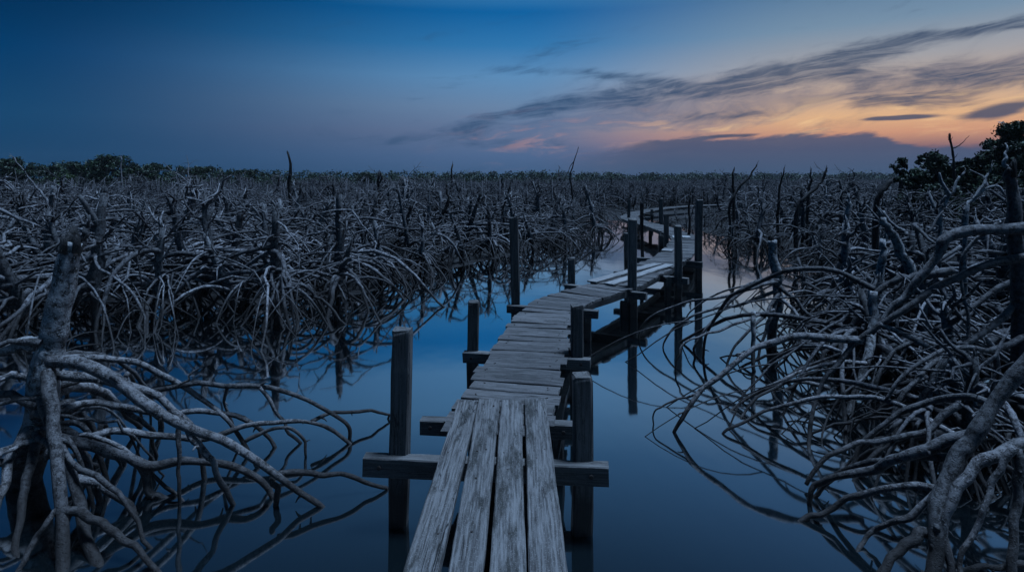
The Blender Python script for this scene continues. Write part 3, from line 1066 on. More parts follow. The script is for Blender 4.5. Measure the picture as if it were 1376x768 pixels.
R_ = 'stilt_root'
K, B = BARK_STEM, BARK_HERO
base = at(60, 655, 3.6); base[2] = 0
left_tree = hero('mangrove_tree', 'big broken mangrove trunk with pale stilt roots standing in the water at the lower left', 'tree', base, [
    ('trunk', [(97, 322, 3.6), (88, 365, 3.6), (80, 405, 3.6), (72, 442, 3.6), (66, 472, 3.6), (62, 505, 3.6), (52, 560, 3.62), (38, 620, 3.65), (30, 690, 3.68)], .066, .105, K),
    ('branch', [(66, 462, 3.6), (40, 462, 3.55), (0, 474, 3.5), (-60, 490, 3.45)], .06, .05, K),
    ('branch', [(92, 345, 3.6), (108, 328, 3.62), (116, 308, 3.64), (120, 290, 3.65)], .045, .010, BARK_TRUNK),
    (R_, [(72, 480, 3.55), (110, 490, 3.5), (150, 511, 3.45), (190, 535, 3.42), (225, 559, 3.4), (262, 578, 3.4), (300, 592, 3.4), (340, 614, 3.4), (375, 640, 3.4), (402, 660, 3.4), (436, 682, 3.39), (440, 700, 3.38)], .05, .024, B),
    (R_, [(372, 638, 3.41), (420, 634, 3.46), (462, 636, 3.52), (500, 648, 3.56), (517, 657, 3.58), (519, 672, 3.58)], .024, .017, B),
    (R_, [(80, 481, 3.62), (135, 480, 3.75), (185, 489, 3.9), (238, 512, 4.0), (275, 538, 4.05), (305, 566, 4.05), (332, 600, 4.05), (338, 622, 4.05)], .03, .02, B),
    (R_, [(185, 526, 3.9), (250, 517, 4.0), (310, 516, 4.1), (360, 521, 4.17), (410, 535, 4.22), (448, 556, 4.25), (469, 574, 4.26), (468, 600, 4.26)], .026, .022, B),
    (R_, [(72, 500, 3.6), (115, 508, 3.6), (160, 516, 3.62), (200, 532, 3.66), (240, 556, 3.7), (266, 590, 3.7), (275, 640, 3.7), (280, 660, 3.7)], .04, .024, B),
    (R_, [(70, 552, 3.55), (115, 540, 3.7), (160, 546, 3.85), (220, 553, 3.95), (270, 549, 4.02), (310, 559, 4.08), (345, 575, 4.12), (364, 590, 4.14), (370, 606, 4.14)], .032, .022, B),
    (R_, [(110, 588, 3.6), (160, 580, 3.72), (220, 585, 3.85), (275, 590, 3.95), (330, 571, 4.05), (370, 565, 4.1), (415, 568, 4.15), (450, 580, 4.2), (470, 596, 4.2), (472, 606, 4.2)], .028, .02, B),
    (R_, [(420, 563, 4.2), (450, 556, 4.35), (488, 553, 4.5), (517, 554, 4.6), (522, 562, 4.63), (519, 580, 4.63)], .018, .014, B),
    (R_, [(75, 592, 3.45), (130, 600, 3.45), (165, 614, 3.47), (202, 625, 3.5), (250, 618, 3.55), (300, 622, 3.55), (338, 636, 3.52), (360, 655, 3.5), (372, 676, 3.48)], .042, .026, B),
    (R_, [(64, 500, 3.5), (70, 555, 3.35), (76, 615, 3.2), (80, 680, 3.05), (88, 768, 2.85), (92, 800, 2.8)], .045, .042, B),
    (R_, [(58, 535, 3.5), (75, 580, 3.4), (96, 640, 3.25), (112, 700, 3.1), (134, 775, 2.85)], .045, .04, B),
    (R_, [(82, 682, 3.05), (60, 705, 2.98), (35, 745, 2.9), (15, 790, 2.8)], .022, .018, B),
    (R_, [(84, 684, 3.05), (130, 699, 3.0), (172, 728, 2.92), (222, 778, 2.8)], .03, .022, B),
    (R_, [(98, 640, 3.3), (140, 652, 3.32), (176, 682, 3.33), (186, 706, 3.3)], .035, .028, B),
    (R_, [(240, 556, 3.5), (241, 600, 3.48), (239, 650, 3.45), (244, 700, 3.4)], .02, .013, B),
    (R_, [(352, 520, 4.15), (372, 555, 4.18), (398, 590, 4.2), (412, 612, 4.2)], .018, .016, B),
    (R_, [(250, 578, 3.4), (278, 610, 3.4), (300, 650, 3.42), (322, 690, 3.42)], .028, .022, B),
    (R_, [(170, 552, 3.88), (200, 575, 3.95), (208, 610, 4.0), (204, 640, 4.0)], .022, .02, B),
    (R_, [(310, 516, 4.1), (300, 540, 4.15), (318, 580, 4.2), (330, 610, 4.2)], .016, .013, B),
    (R_, [(240, 517, 4.0), (262, 500, 4.02), (280, 478, 4.05)], .012, .004, B),
    (R_, [(330, 590, 3.98), (355, 580, 4.0), (385, 574, 4.0), (405, 585, 4.0), (412, 612, 4.0)], .018, .014, B),
    (R_, [(60, 560, 3.65), (30, 590, 3.5), (5, 640, 3.35), (-15, 720, 3.1)], .045, .035, B),
    (R_, [(50, 520, 3.65), (25, 505, 3.6), (-5, 510, 3.55), (-50, 540, 3.5)], .03, .024, B),
    (R_, [(45, 600, 3.5), (35, 650, 3.3), (25, 710, 3.1), (20, 780, 2.85)], .032, .025, B),
    (R_, [(60, 540, 3.7), (90, 552, 3.9), (125, 580, 4.1), (150, 620, 4.2), (155, 640, 4.2)], .035, .028, B),
    (R_, [(80, 505, 3.7), (88, 530, 3.9), (84, 570, 4.05), (90, 620, 4.1)], .022, .018, B),
    (R_, [(190, 622, 3.5), (200, 660, 3.5), (222, 668, 3.5), (230, 690, 3.45)], .035, .028, B),
    (R_, [(365, 640, 3.42), (372, 664, 3.42), (368, 690, 3.42), (372, 700, 3.4)], .022, .018, B),
])

def more_roots(root, base, n, R, seed, thin, ok=lambda P: True):
    rg = np.random.default_rng(seed)
    _, ro, _ = gen_mangrove(rg, H=1.2, R=R, nr=n, nb=0, lean=.1, r0=.09, k=8, seg_=16, child=.6, thin=thin)
    for grp in ro:
        if not ok(grp[0][0] + base): continue
        m = MB(); tubes(m, grp, rg, .06)
        m.build('stilt_root', BARK_HERO, root)


more_roots(left_tree, base, 20, .95, 41, 1.25, lambda P: P[-1][0] < -1.75 and P[-1][1] > 2.75)

base = at(1368, 560, 4.25); base[2] = 0
hero('mangrove_tree', 'dark mangrove trunk at the right edge with thick horizontal limbs and long arching roots', 'tree', base, [
    ('trunk', [(1356, 226, 4.25), (1358, 244, 4.25), (1364, 270, 4.25), (1366, 330, 4.25), (1371, 420, 4.25), (1374, 510, 4.25), (1378, 610, 4.25)], .03, .09, BARK_TRUNK),
    ('branch', [(1352, 225, 4.25), (1350, 210, 4.26), (1354, 192, 4.28)], .02, .008, K),
    ('branch', [(1376, 306, 4.2), (1318, 309, 4.25), (1270, 321, 4.3), (1256, 344, 4.32), (1233, 373, 4.35), (1216, 397, 4.38), (1196, 418, 4.4), (1170, 448, 4.42)], .055, .03, B),
    (R_, [(1378, 345, 4.2), (1333, 354, 4.22), (1295, 366, 4.25), (1267, 380, 4.28), (1243, 397, 4.3), (1207, 420, 4.35), (1177, 440, 4.4), (1150, 460, 4.42), (1126, 487, 4.42), (1106, 508, 4.4), (1095, 538, 4.35), (1088, 585, 4.2), (1085, 622, 4.05), (1083, 660, 3.95)], .036, .022, B),
    (R_, [(1160, 456, 4.42), (1113, 452, 4.45), (1068, 452, 4.45), (1033, 462, 4.45), (1006, 476, 4.43), (978, 496, 4.42), (953, 516, 4.41), (932, 535, 4.4), (917, 557, 4.39), (907, 580, 4.38), (906, 600, 4.37)], .034, .022, B),
    (R_, [(940, 529, 4.4), (920, 534, 4.45), (900, 540, 4.5), (880, 553, 4.52), (877, 575, 4.52)], .012, .009, B),
    (R_, [(1282, 364, 4.9), (1244, 369, 5.0), (1219, 373, 5.05), (1194, 382, 5.1), (1174, 394, 5.15)], .04, .045, B),
    (R_, [(1174, 386, 5.15), (1152, 375, 5.2), (1126, 364, 5.25), (1094, 360, 5.35), (1056, 364, 5.5), (1031, 375, 5.7), (1000, 388, 5.9), (981, 401, 6.05), (965, 421, 6.15), (950, 450, 6.2), (944, 475, 6.2), (943, 486, 6.2)], .032, .022, B),
    (R_, [(1174, 392, 5.15), (1172, 430, 5.1), (1167, 475, 5.0), (1150, 522, 4.9), (1135, 568, 4.7), (1130, 600, 4.4)], .05, .035, K),
    (R_, [(1376, 372, 4.6), (1330, 394, 4.6), (1290, 425, 4.6), (1240, 450, 4.6), (1200, 475, 4.6), (1180, 510, 4.55), (1172, 580, 4.5), (1170, 600, 4.4)], .03, .02, B),
    (R_, [(1370, 400, 4.3), (1330, 440, 4.2), (1285, 470, 4.15), (1240, 500, 4.1), (1205, 545, 4.05), (1192, 600, 4.0), (1188, 635, 3.95)], .03, .02, B),
    (R_, [(1374, 450, 4.2), (1335, 470, 4.1), (1300, 465, 4.05), (1255, 475, 4.0), (1215, 500, 3.95), (1190, 540, 3.95)], .026, .018, B),
    (R_, [(1340, 300, 4.3), (1300, 335, 4.35), (1292, 380, 4.35), (1300, 440, 4.3), (1296, 520, 4.2), (1290, 600, 4.1)], .018, .014, B),
    (R_, [(1182, 435, 4.38), (1225, 455, 4.3), (1270, 480, 4.25), (1310, 510, 4.2), (1345, 560, 4.1), (1360, 640, 3.9)], .026, .02, B),
    (R_, [(1290, 330, 5.2), (1230, 375, 5.2), (1190, 430, 5.2), (1140, 470, 5.2), (1090, 490, 5.2), (1050, 512, 5.2), (1030, 545, 5.15)], .02, .016, B),
])

base = at(1330, 720, 3.0); base[2] = 0
hero('mangrove_tree', 'nearest mangrove on the right with pale thick limbs plunging into the dark water', 'tree', base, [
    ('trunk', [(1420, 440, 2.95), (1376, 494, 2.95), (1353, 520, 2.95), (1328, 555, 2.95), (1308, 584, 2.95), (1296, 604, 2.94), (1283, 630, 2.92), (1266, 664, 2.88), (1258, 696, 2.84), (1257, 735, 2.78), (1258, 790, 2.7)], .044, .038, BARK_TRUNK),
    (R_, [(1400, 580, 2.9), (1376, 594, 2.88), (1333, 610, 2.86), (1303, 635, 2.84), (1284, 664, 2.82), (1271, 695, 2.8), (1272, 735, 2.76), (1280, 790, 2.68)], .038, .028, B),
    (R_, [(1310, 582, 2.96), (1253, 597, 3.05), (1203, 619, 3.15), (1168, 634, 3.25), (1113, 642, 3.38), (1096, 652, 3.42), (1088, 675, 3.42)], .04, .025, B),
    (R_, [(1285, 616, 3.0), (1238, 615, 3.1), (1183, 619, 3.25), (1138, 630, 3.4), (1104, 648, 3.5), (1093, 668, 3.5)], .028, .02, B),
    (R_, [(1265, 657, 2.95), (1213, 655, 3.05), (1168, 661, 3.14), (1128, 676, 3.22), (1098, 689, 3.25), (1073, 700, 3.26), (1070, 712, 3.25)], .026, .02, B),
    (R_, [(1362, 600, 2.8), (1338, 645, 2.78), (1318, 690, 2.75), (1297, 750, 2.7), (1290, 790, 2.65)], .02, .018, B),
    (R_, [(1366, 600, 2.85), (1366, 660, 2.82), (1362, 720, 2.76), (1358, 790, 2.68)], .03, .03, B),
    (R_, [(1262, 704, 2.85), (1240, 714, 2.84), (1213, 735, 2.82), (1188, 766, 2.78), (1180, 790, 2.72)], .034, .03, B),
    (R_, [(1420, 758, 2.75), (1376, 758, 2.75), (1313, 762, 2.75), (1240, 776, 2.74)], .024, .02, B),
    (R_, [(1300, 592, 3.3), (1278, 579, 3.5), (1238, 556, 3.75), (1198, 541, 3.95), (1158, 534, 4.1), (1118, 532, 4.2), (1078, 539, 4.28), (1038, 551, 4.33), (1003, 566, 4.36), (975, 580, 4.36), (968, 600, 4.35)], .026, .016, B),
    (R_, [(1330, 540, 3.4), (1290, 530, 3.6), (1240, 540, 3.75), (1200, 560, 3.8), (1165, 590, 3.82), (1145, 630, 3.8), (1140, 650, 3.78)], .028, .02, B),
    (R_, [(1290, 540, 3.6), (1240, 580, 3.6), (1190, 590, 3.6), (1140, 600, 3.6), (1100, 625, 3.6), (1082, 655, 3.58)], .026, .02, B),
    (R_, [(1270, 650, 2.9), (1225, 690, 2.95), (1190, 705, 3.0), (1165, 720, 3.05), (1150, 745, 2.98)], .022, .018, B),
    (R_, [(1163, 491, 4.9), (1118, 489, 4.95), (1078, 499, 4.95), (1038, 514, 4.9), (1008, 530, 4.85), (983, 550, 4.8), (975, 570, 4.6)], .022, .016, B),
    (R_, [(1110, 520, 4.7), (1070, 512, 4.75), (1035, 524, 4.75), (1005, 545, 4.7), (990, 575, 4.6)], .02, .015, B),
])

base = at(1040, 470, 6.45); base[2] = 0
hero('mangrove_tree', 'mangrove at the point of the right bank, thin roots arching left over bright water', 'tree', base, [
    ('trunk', [(1036, 322, 6.45), (1040, 350, 6.45), (1044, 378, 6.45), (1046, 410, 6.45), (1040, 430, 6.45), (1036, 470, 6.45)], .05, .06, K),
    (R_, [(1046, 376, 6.4), (1010, 382, 6.4), (980, 396, 6.45), (935, 404, 6.6), (898, 414, 6.75), (872, 426, 6.85), (861, 440, 6.9), (858, 462, 6.9)], .026, .012, B),
    (R_, [(1046, 392, 6.4), (996, 408, 6.4), (960, 415, 6.45), (925, 428, 6.5), (903, 444, 6.55), (893, 460, 6.55), (891, 472, 6.55)], .024, .014, B),
    (R_, [(1044, 378, 6.4), (1010, 388, 6.3), (984, 400, 6.25), (955, 434, 6.2), (935, 466, 6.2), (932, 484, 6.2)], .028, .02, B),
    (R_, [(1046, 385, 6.4), (1075, 410, 6.3), (1095, 430, 6.2), (1120, 450, 6.1), (1140, 480, 6.0)], .028, .02, B),
    (R_, [(1046, 395, 6.4), (1030, 420, 6.2), (1010, 440, 6.0), (985, 470, 5.9), (975, 500, 5.8)], .026, .02, B),
    (R_, [(1044, 400, 6.4), (1030, 440, 6.3), (1020, 470, 6.2), (1015, 490, 6.1)], .03, .02, B),
    (R_, [(1048, 400, 6.3), (1070, 420, 6.1), (1085, 450, 5.9), (1092, 490, 5.8)], .026, .02, B),
    (R_, [(1040, 415, 6.3), (1000, 430, 6.0), (960, 445, 5.85), (930, 455, 5.8), (912, 475, 5.75), (908, 500, 5.75)], .02, .014, B),
    (R_, [(1036, 380, 6.4), (985, 388, 6.6), (950, 402, 6.8), (925, 422, 6.95), (915, 448, 7.0)], .018, .012, B),
    (R_, [(1013, 418, 5.9), (1012, 450, 5.85), (1014, 500, 5.75)], .03, .03, K),
    (R_, [(1046, 405, 6.4), (1060, 395, 6.6), (1085, 392, 6.8), (1110, 402, 6.9), (1130, 425, 6.9)], .02, .014, B),
])

# ------------------------------------------------------------------ lone snags


def snag(label, P, ra, rb, mat, prongs=(), cat='dead trunk', name='dead_trunk'):
    b = at(*P[-1]); base = np.array([b[0], b[1], 0.0])
    W = [at(*p) for p in P] + [base + np.array([0, 0, -.2])]
    root = thing(name, label, cat, base)
    rg = np.random.default_rng(hash_(label))
    C = catmull(np.array(W), 3)
    m = MB()
    m.tube(C + rg.normal(0, .014, C.shape), np.linspace(ra * .62, rb * .85, len(C)), 8, rough=.12, rng=rg)
    for _ in range(4):
        q = C[0] + rg.normal(0, .35, 3) * ra * .6
        e_ = q + (C[0] - C[1]) / np.linalg.norm(C[0] - C[1]) * rg.uniform(.03, .16) + rg.normal(0, .012, 3)
        m.tube([q - (C[0] - C[1]) * .15, (q + e_) / 2, e_], [ra * .28, ra * .2, ra * .05], 5)
    m.build('trunk', mat, root, origin=base)
    for (Q, qa, qb) in prongs:
        C = catmull(np.array([at(*p) for p in Q]), 6)
        m = MB(); m.tube(C, np.linspace(qa, qb, len(C)), 6, rough=.1, rng=rg)
        m.build('branch', mat, root, origin=base)
    return root


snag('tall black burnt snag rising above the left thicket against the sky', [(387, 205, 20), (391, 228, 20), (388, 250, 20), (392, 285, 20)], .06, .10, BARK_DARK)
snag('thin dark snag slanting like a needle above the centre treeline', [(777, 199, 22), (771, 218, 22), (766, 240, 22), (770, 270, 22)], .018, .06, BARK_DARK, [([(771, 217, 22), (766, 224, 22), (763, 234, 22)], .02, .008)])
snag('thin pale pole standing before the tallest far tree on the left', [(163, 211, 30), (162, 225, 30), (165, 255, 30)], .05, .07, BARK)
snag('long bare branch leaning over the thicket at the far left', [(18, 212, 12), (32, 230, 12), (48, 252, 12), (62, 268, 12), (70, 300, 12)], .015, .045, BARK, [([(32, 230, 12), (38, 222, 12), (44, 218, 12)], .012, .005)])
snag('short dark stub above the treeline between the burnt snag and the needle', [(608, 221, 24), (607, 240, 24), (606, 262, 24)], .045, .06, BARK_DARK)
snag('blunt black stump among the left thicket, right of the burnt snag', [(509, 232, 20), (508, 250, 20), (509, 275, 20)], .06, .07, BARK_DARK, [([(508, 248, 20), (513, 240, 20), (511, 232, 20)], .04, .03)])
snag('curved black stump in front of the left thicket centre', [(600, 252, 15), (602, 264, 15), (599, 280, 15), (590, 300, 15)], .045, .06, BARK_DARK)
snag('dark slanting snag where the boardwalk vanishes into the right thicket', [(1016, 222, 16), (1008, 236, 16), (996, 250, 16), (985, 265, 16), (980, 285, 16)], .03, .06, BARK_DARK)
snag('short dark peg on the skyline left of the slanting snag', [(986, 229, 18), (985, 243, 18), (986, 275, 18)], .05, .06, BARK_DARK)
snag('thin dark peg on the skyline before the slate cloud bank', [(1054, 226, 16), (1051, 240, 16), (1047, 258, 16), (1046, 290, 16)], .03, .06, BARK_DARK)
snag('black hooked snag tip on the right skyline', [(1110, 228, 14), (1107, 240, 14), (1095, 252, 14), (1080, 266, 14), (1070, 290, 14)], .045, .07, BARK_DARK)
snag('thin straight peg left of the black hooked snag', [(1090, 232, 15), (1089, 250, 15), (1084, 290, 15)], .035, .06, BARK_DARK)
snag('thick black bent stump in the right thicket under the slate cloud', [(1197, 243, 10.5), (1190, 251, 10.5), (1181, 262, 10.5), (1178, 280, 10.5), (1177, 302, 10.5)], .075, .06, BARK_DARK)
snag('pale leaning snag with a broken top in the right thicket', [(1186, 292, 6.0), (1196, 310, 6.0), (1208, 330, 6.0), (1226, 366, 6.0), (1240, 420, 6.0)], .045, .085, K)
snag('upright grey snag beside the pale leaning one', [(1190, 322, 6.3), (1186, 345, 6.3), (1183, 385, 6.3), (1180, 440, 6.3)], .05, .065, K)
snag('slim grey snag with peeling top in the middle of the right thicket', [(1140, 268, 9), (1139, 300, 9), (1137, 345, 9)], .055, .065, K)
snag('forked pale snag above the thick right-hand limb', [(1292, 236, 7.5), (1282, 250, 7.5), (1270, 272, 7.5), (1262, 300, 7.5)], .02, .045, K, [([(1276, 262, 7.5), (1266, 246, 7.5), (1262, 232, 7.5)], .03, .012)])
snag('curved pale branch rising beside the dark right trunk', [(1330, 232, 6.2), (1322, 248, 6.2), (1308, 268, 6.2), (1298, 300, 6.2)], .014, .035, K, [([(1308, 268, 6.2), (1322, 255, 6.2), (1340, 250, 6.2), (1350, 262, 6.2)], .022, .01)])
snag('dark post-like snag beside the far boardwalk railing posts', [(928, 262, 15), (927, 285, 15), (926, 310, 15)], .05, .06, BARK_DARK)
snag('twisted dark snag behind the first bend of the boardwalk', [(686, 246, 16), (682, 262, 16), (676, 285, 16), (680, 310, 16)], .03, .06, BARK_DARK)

# ------------------------------------------------------------------ living trees


def leaf_cloud(rng, blobs, n, size, flat=.75):
    m = MB()
    w = np.array([b[3] ** 2 for b in blobs]); w = w / w.sum()
    idx = rng.choice(len(blobs), n, p=w)
    Bv = np.array(blobs)[idx]
    d = rng.normal(0, 1, (n, 3)); d /= np.linalg.norm(d, axis=1)[:, None]
    rr = rng.uniform(.35, 1.05, n) ** .6
    rr = np.where(rng.random(n) < .22, rr * rng.uniform(1.1, 1.75, n), rr)
    c = Bv[:, :3] + d * (Bv[:, 3] * rr)[:, None] * np.array([1, 1, flat])
    u = rng.normal(0, 1, (n, 3)); u /= np.linalg.norm(u, axis=1)[:, None]
    v = np.cross(u, rng.normal(0, 1, (n, 3))); v /= np.linalg.norm(v, axis=1)[:, None]
    s = size * rng.uniform(.6, 1.3, n)[:, None]
    V = np.stack([c - u * s, c + v * s * .45, c + u * s, c - v * s * .45], 1).reshape(-1, 3)
    m.add(V, np.arange(4 * n).reshape(-1, 4))
    return m


def tree(name, label, px, top_py, y, width_px, nblob, nleaf, size, mat, group=None, low=.15, seed=1, base_px=None):
    rg = np.random.default_rng(seed)
    t = at(px, top_py, y)
    H = t[2]
    W = width_px / F * y / 2
    base = np.array([t[0], y, 0.0])
    root = thing(name, label, 'tree', base, group)
    blobs = []
    for i in range(nblob * 3):
        f = rg.uniform(0, 1)
        z = H * (low + (1 - low) * f ** .8)
        wr = W * math.sqrt(max(.05, 1 - ((f - .35) / .75) ** 2)) * rg.uniform(.75, 1.12)
        a = rg.uniform(0, 6.28)
        r = rg.uniform(.09, .25) * min(W, H * .6)
        q = math.sqrt(rg.uniform(0, 1)) * max(0, wr - r)
        blobs.append((math.cos(a) * q, math.sin(a) * q, min(z, H - r * rg.uniform(.2, 1.6)), r))
    blobs.append((rg.normal(0, .2 * W), 0, H - .12 * min(W, H * .5), .13 * min(W, H * .5)))
    m = MB()
    P = catmull(np.array([(0, 0, -.1), (rg.normal(0, .1), rg.normal(0, .1), H * .35), (rg.normal(0, .15), rg.normal(0, .15), H * .75)]), 5)
    m.tube(P, np.linspace(.06 + .012 * H, .02, len(P)), 6)
    for b in blobs[:max(4, nblob // 2)]:
        st = P[int(rg.integers(3, len(P) - 2))]
        e = np.array(b[:3])
        mid = (st + e) / 2 + np.array([0, 0, .1 * H * rg.uniform(-.3, .6)])
        C = catmull(np.array([st, mid, e]), 4)
        m.tube(C, np.linspace(.035 + .004 * H, .01, len(C)), 5)
    m.build('trunk', BARK_DARK, root)
    leaf_cloud(rg, blobs, int(nleaf * 1.5), size * .75).build('crown', mat, root, smooth=False)
    return root


tree('mangrove_tree', 'small round leafy tree standing alone at the left end of the right grove', 1211, 213, 24, 30, 9, 600, .10, LEAF, seed=3, low=.55)
tree('mangrove_tree', 'feathery leafy tree in the right grove, left of the bare fork', 1252, 206, 24, 56, 18, 3600, .10, LEAF, seed=4)
tree('mangrove_tree', 'low leafy tree filling the gap behind the bare fork', 1232, 226, 22, 56, 16, 3200, .10, LEAF, seed=5, low=.05)
tree('mangrove_tree', 'rounded leafy tree directly behind the bare fork', 1292, 216, 23, 60, 20, 4200, .10, LEAF, seed=6, low=.05)
tree('mangrove_tree', 'mid-height leafy tree between the bare fork and the tallest right tree', 1322, 203, 22, 60, 20, 4400, .10, LEAF, seed=7, low=.05)
tree('mangrove_tree', 'tallest leafy tree at the right picture edge', 1372, 165, 20, 96, 30, 7500, .095, LEAF, seed=8, low=.05)
tree('mangrove_tree', 'dark bushy tree below the tallest right tree', 1338, 236, 18, 70, 20, 4200, .09, LEAF, seed=9, low=.02)
tree('mangrove_tree', 'low dark bush at the foot of the right grove', 1270, 246, 19.5, 70, 18, 3600, .09, LEAF, seed=10, low=.02)
tree('mangrove_tree', 'leafy tree outside the right edge joining the tallest one', 1415, 178, 18.5, 90, 20, 4000, .095, LEAF, seed=12, low=.02)

tree('mangrove_tree', 'broad leafy tree low behind the bare fork, left flank of the right grove', 1262, 222, 25.5, 64, 20, 4000, .10, LEAF, seed=61, low=.02)
tree('mangrove_tree', 'leafy tree just left of the tallest right tree', 1346, 186, 21.5, 70, 22, 4600, .095, LEAF, seed=62, low=.02)
tree('mangrove_tree', 'leafy tree between the rounded one and the tallest right tree', 1312, 214, 25, 66, 20, 4000, .10, LEAF, seed=63, low=.02)
base = at(1282, 250, 21.5); base[2] = 0
hero('bare_tree', 'bare forked dead tree silhouetted against the sunset above the right grove', 'tree', base, [
    ('trunk', [(1276, 181, 21.5), (1278, 195, 21.5), (1281, 210, 21.5), (1282, 226, 21.5), (1283, 250, 21.5), (1283, 278, 21.5)], .033, .06, BARK_DARK),
    ('branch', [(1279, 200, 21.5), (1288, 196, 21.5), (1296, 189, 21.5), (1303, 182, 21.5)], .03, .012, BARK_DARK),
    ('branch', [(1278, 193, 21.5), (1275, 188, 21.5), (1274, 184, 21.5)], .024, .012, BARK_DARK),
    ('branch', [(1281, 212, 21.5), (1285, 210, 21.5), (1287, 206, 21.5)], .02, .008, BARK_DARK),
    ('branch', [(1277, 190, 21.5), (1280, 184, 21.5)], .02, .01, BARK_DARK),
])

FARLAB = ['dark leafy tree at the far left edge of the treeline', 'rounded leafy tree second from the left edge of the far treeline', 'bright green bush in front of the far left treeline',
          'tallest dark crown of the far left treeline', 'dark tree right of the tallest far crown', 'low rounded tree of the far treeline above the slanting mangrove',
          'low tree of the far treeline left of the burnt snag', 'small round tree of the far treeline right of the burnt snag', 'spreading tree in the dip of the far left treeline']
for q, (px, tp, y, w, mat) in enumerate([(8, 214, 62, 80, LEAF), (60, 222, 64, 90, LEAF), (88, 236, 55, 44, LEAF_LIGHT), (145, 208, 62, 70, LEAF), (205, 220, 66, 80, LEAF), (262, 224, 72, 80, LEAF),
                                         (330, 229, 84, 80, LEAF), (492, 231, 98, 30, LEAF), (108, 220, 64, 70, LEAF)]):
    tree('leafy_tree', FARLAB[q], px, tp, y, w, 24, 4200, .21, mat, seed=30 + q, low=.0)

# the wood beyond: reads as one mass
rg = np.random.default_rng(99)
wood = MB()
for (px, tp, y) in [(p, None, None) for p in np.arange(-60, 1440, 7.0)]:
    f = np.clip(px / 1376, 0, 1)
    y = wood_y(px) * rg.uniform(.98, 1.12)
    tp = np.interp(px, [-60, 150, 250, 350, 500, 700, 860, 950, 1440], [216, 219, 223, 228, 231, 230, 232.5, 234, 233]) + rg.normal(0, 1.3)
    t = at(px, tp, y)
    H = max(1.6, t[2])
    w = 10 / F * y
    bl = [(t[0] + rg.normal(0, w * .5), y + rg.normal(0, 4), H - w * .5, w * .55), (t[0] + rg.normal(0, w * .6), y + rg.normal(0, 4), H * .6, w * .7), (t[0], y, H * .3, w * .8)]
    m = leaf_cloud(rg, bl, 300, .0019 * y)
    wood.add(np.concatenate(m.v), np.concatenate(m.q))
    wood.tube([(t[0], y, -.1), (t[0] + .1, y, H * .8)], [.12, .05], 4)
tag(wood.build('distant_wood', LEAF, smooth=False), 'far-off dark green wood along the whole horizon', 'treeline', kind='stuff')

# ------------------------------------------------------------------ sky
W = bpy.data.worlds.new('World')
SC.world = W
W.use_nodes = True
nt = NT(W.node_tree)
bg = W.node_tree.nodes['Background']
dirv = nt.n('ShaderNodeTexCoord').outputs['Generated']
sep = nt.n('ShaderNodeSeparateXYZ'); nt.put(sep.inputs[0], dirv)
dx, dy, dz = sep.outputs
AZ = nt.m('MULTIPLY', nt.m('ARCTAN2', dx, dy), 180 / math.pi)
EL = nt.m('MULTIPLY', nt.m('ARCSINE', nt.m('MAXIMUM', dz, 0.0)), 180 / math.pi)
E = nt.m('DIVIDE', EL, 40.0, clamp=True)


def stops(*L):
    return [(e / 40.0, lin(*c)[:3]) for e, c in L]


left = nt.ramp(E, stops((0, (14, 58, 94)), (5, (18, 68, 108)), (10, (0, 58, 104)), (17, (0, 32, 68)), (20, (16, 60, 104)), (26, (8, 42, 78)), (38, (5, 28, 54))))  # all three ramps: unseen sky above the frame brightened to lift water reflections
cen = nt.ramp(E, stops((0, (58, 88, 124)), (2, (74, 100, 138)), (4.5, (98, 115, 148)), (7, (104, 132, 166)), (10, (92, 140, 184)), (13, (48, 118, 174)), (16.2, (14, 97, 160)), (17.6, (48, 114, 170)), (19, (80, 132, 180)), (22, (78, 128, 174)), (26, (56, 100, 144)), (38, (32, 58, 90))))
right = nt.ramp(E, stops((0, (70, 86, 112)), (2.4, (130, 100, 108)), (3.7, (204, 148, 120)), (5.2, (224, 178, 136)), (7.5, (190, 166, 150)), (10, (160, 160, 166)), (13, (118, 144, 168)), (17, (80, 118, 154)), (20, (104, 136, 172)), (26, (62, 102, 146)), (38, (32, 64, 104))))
fl = nt.ss(AZ, -44, 2)
fr = nt.m('MULTIPLY', nt.ss(AZ, 0, 30), nt.m('SUBTRACT', 1.0, nt.ss(AZ, 62, 130)))
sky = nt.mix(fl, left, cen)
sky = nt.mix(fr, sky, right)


def band(a0, e0, a1, e1, wid, soft_a=6):
    """a soft streak from (az, el) to (az, el) of half-width wid degrees"""
    sl = (e1 - e0) / (a1 - a0)
    ec = nt.m('ADD', nt.m('MULTIPLY', nt.m('SUBTRACT', AZ, a0), sl), e0)
    d = nt.m('DIVIDE', nt.m('SUBTRACT', EL, ec), wid)
    gsn = nt.m('EXPONENT', nt.m('MULTIPLY', nt.m('MULTIPLY', d, d), -1.0))
    return nt.m('MULTIPLY', gsn, nt.m('MULTIPLY', nt.ss(AZ, a0 - soft_a, a0 + soft_a), nt.m('SUBTRACT', 1.0, nt.ss(AZ, a1 - soft_a, a1 + soft_a))))


def add(*xs):
    r = xs[0]
    for x in xs[1:]: r = nt.m('ADD', r, x)
    return r


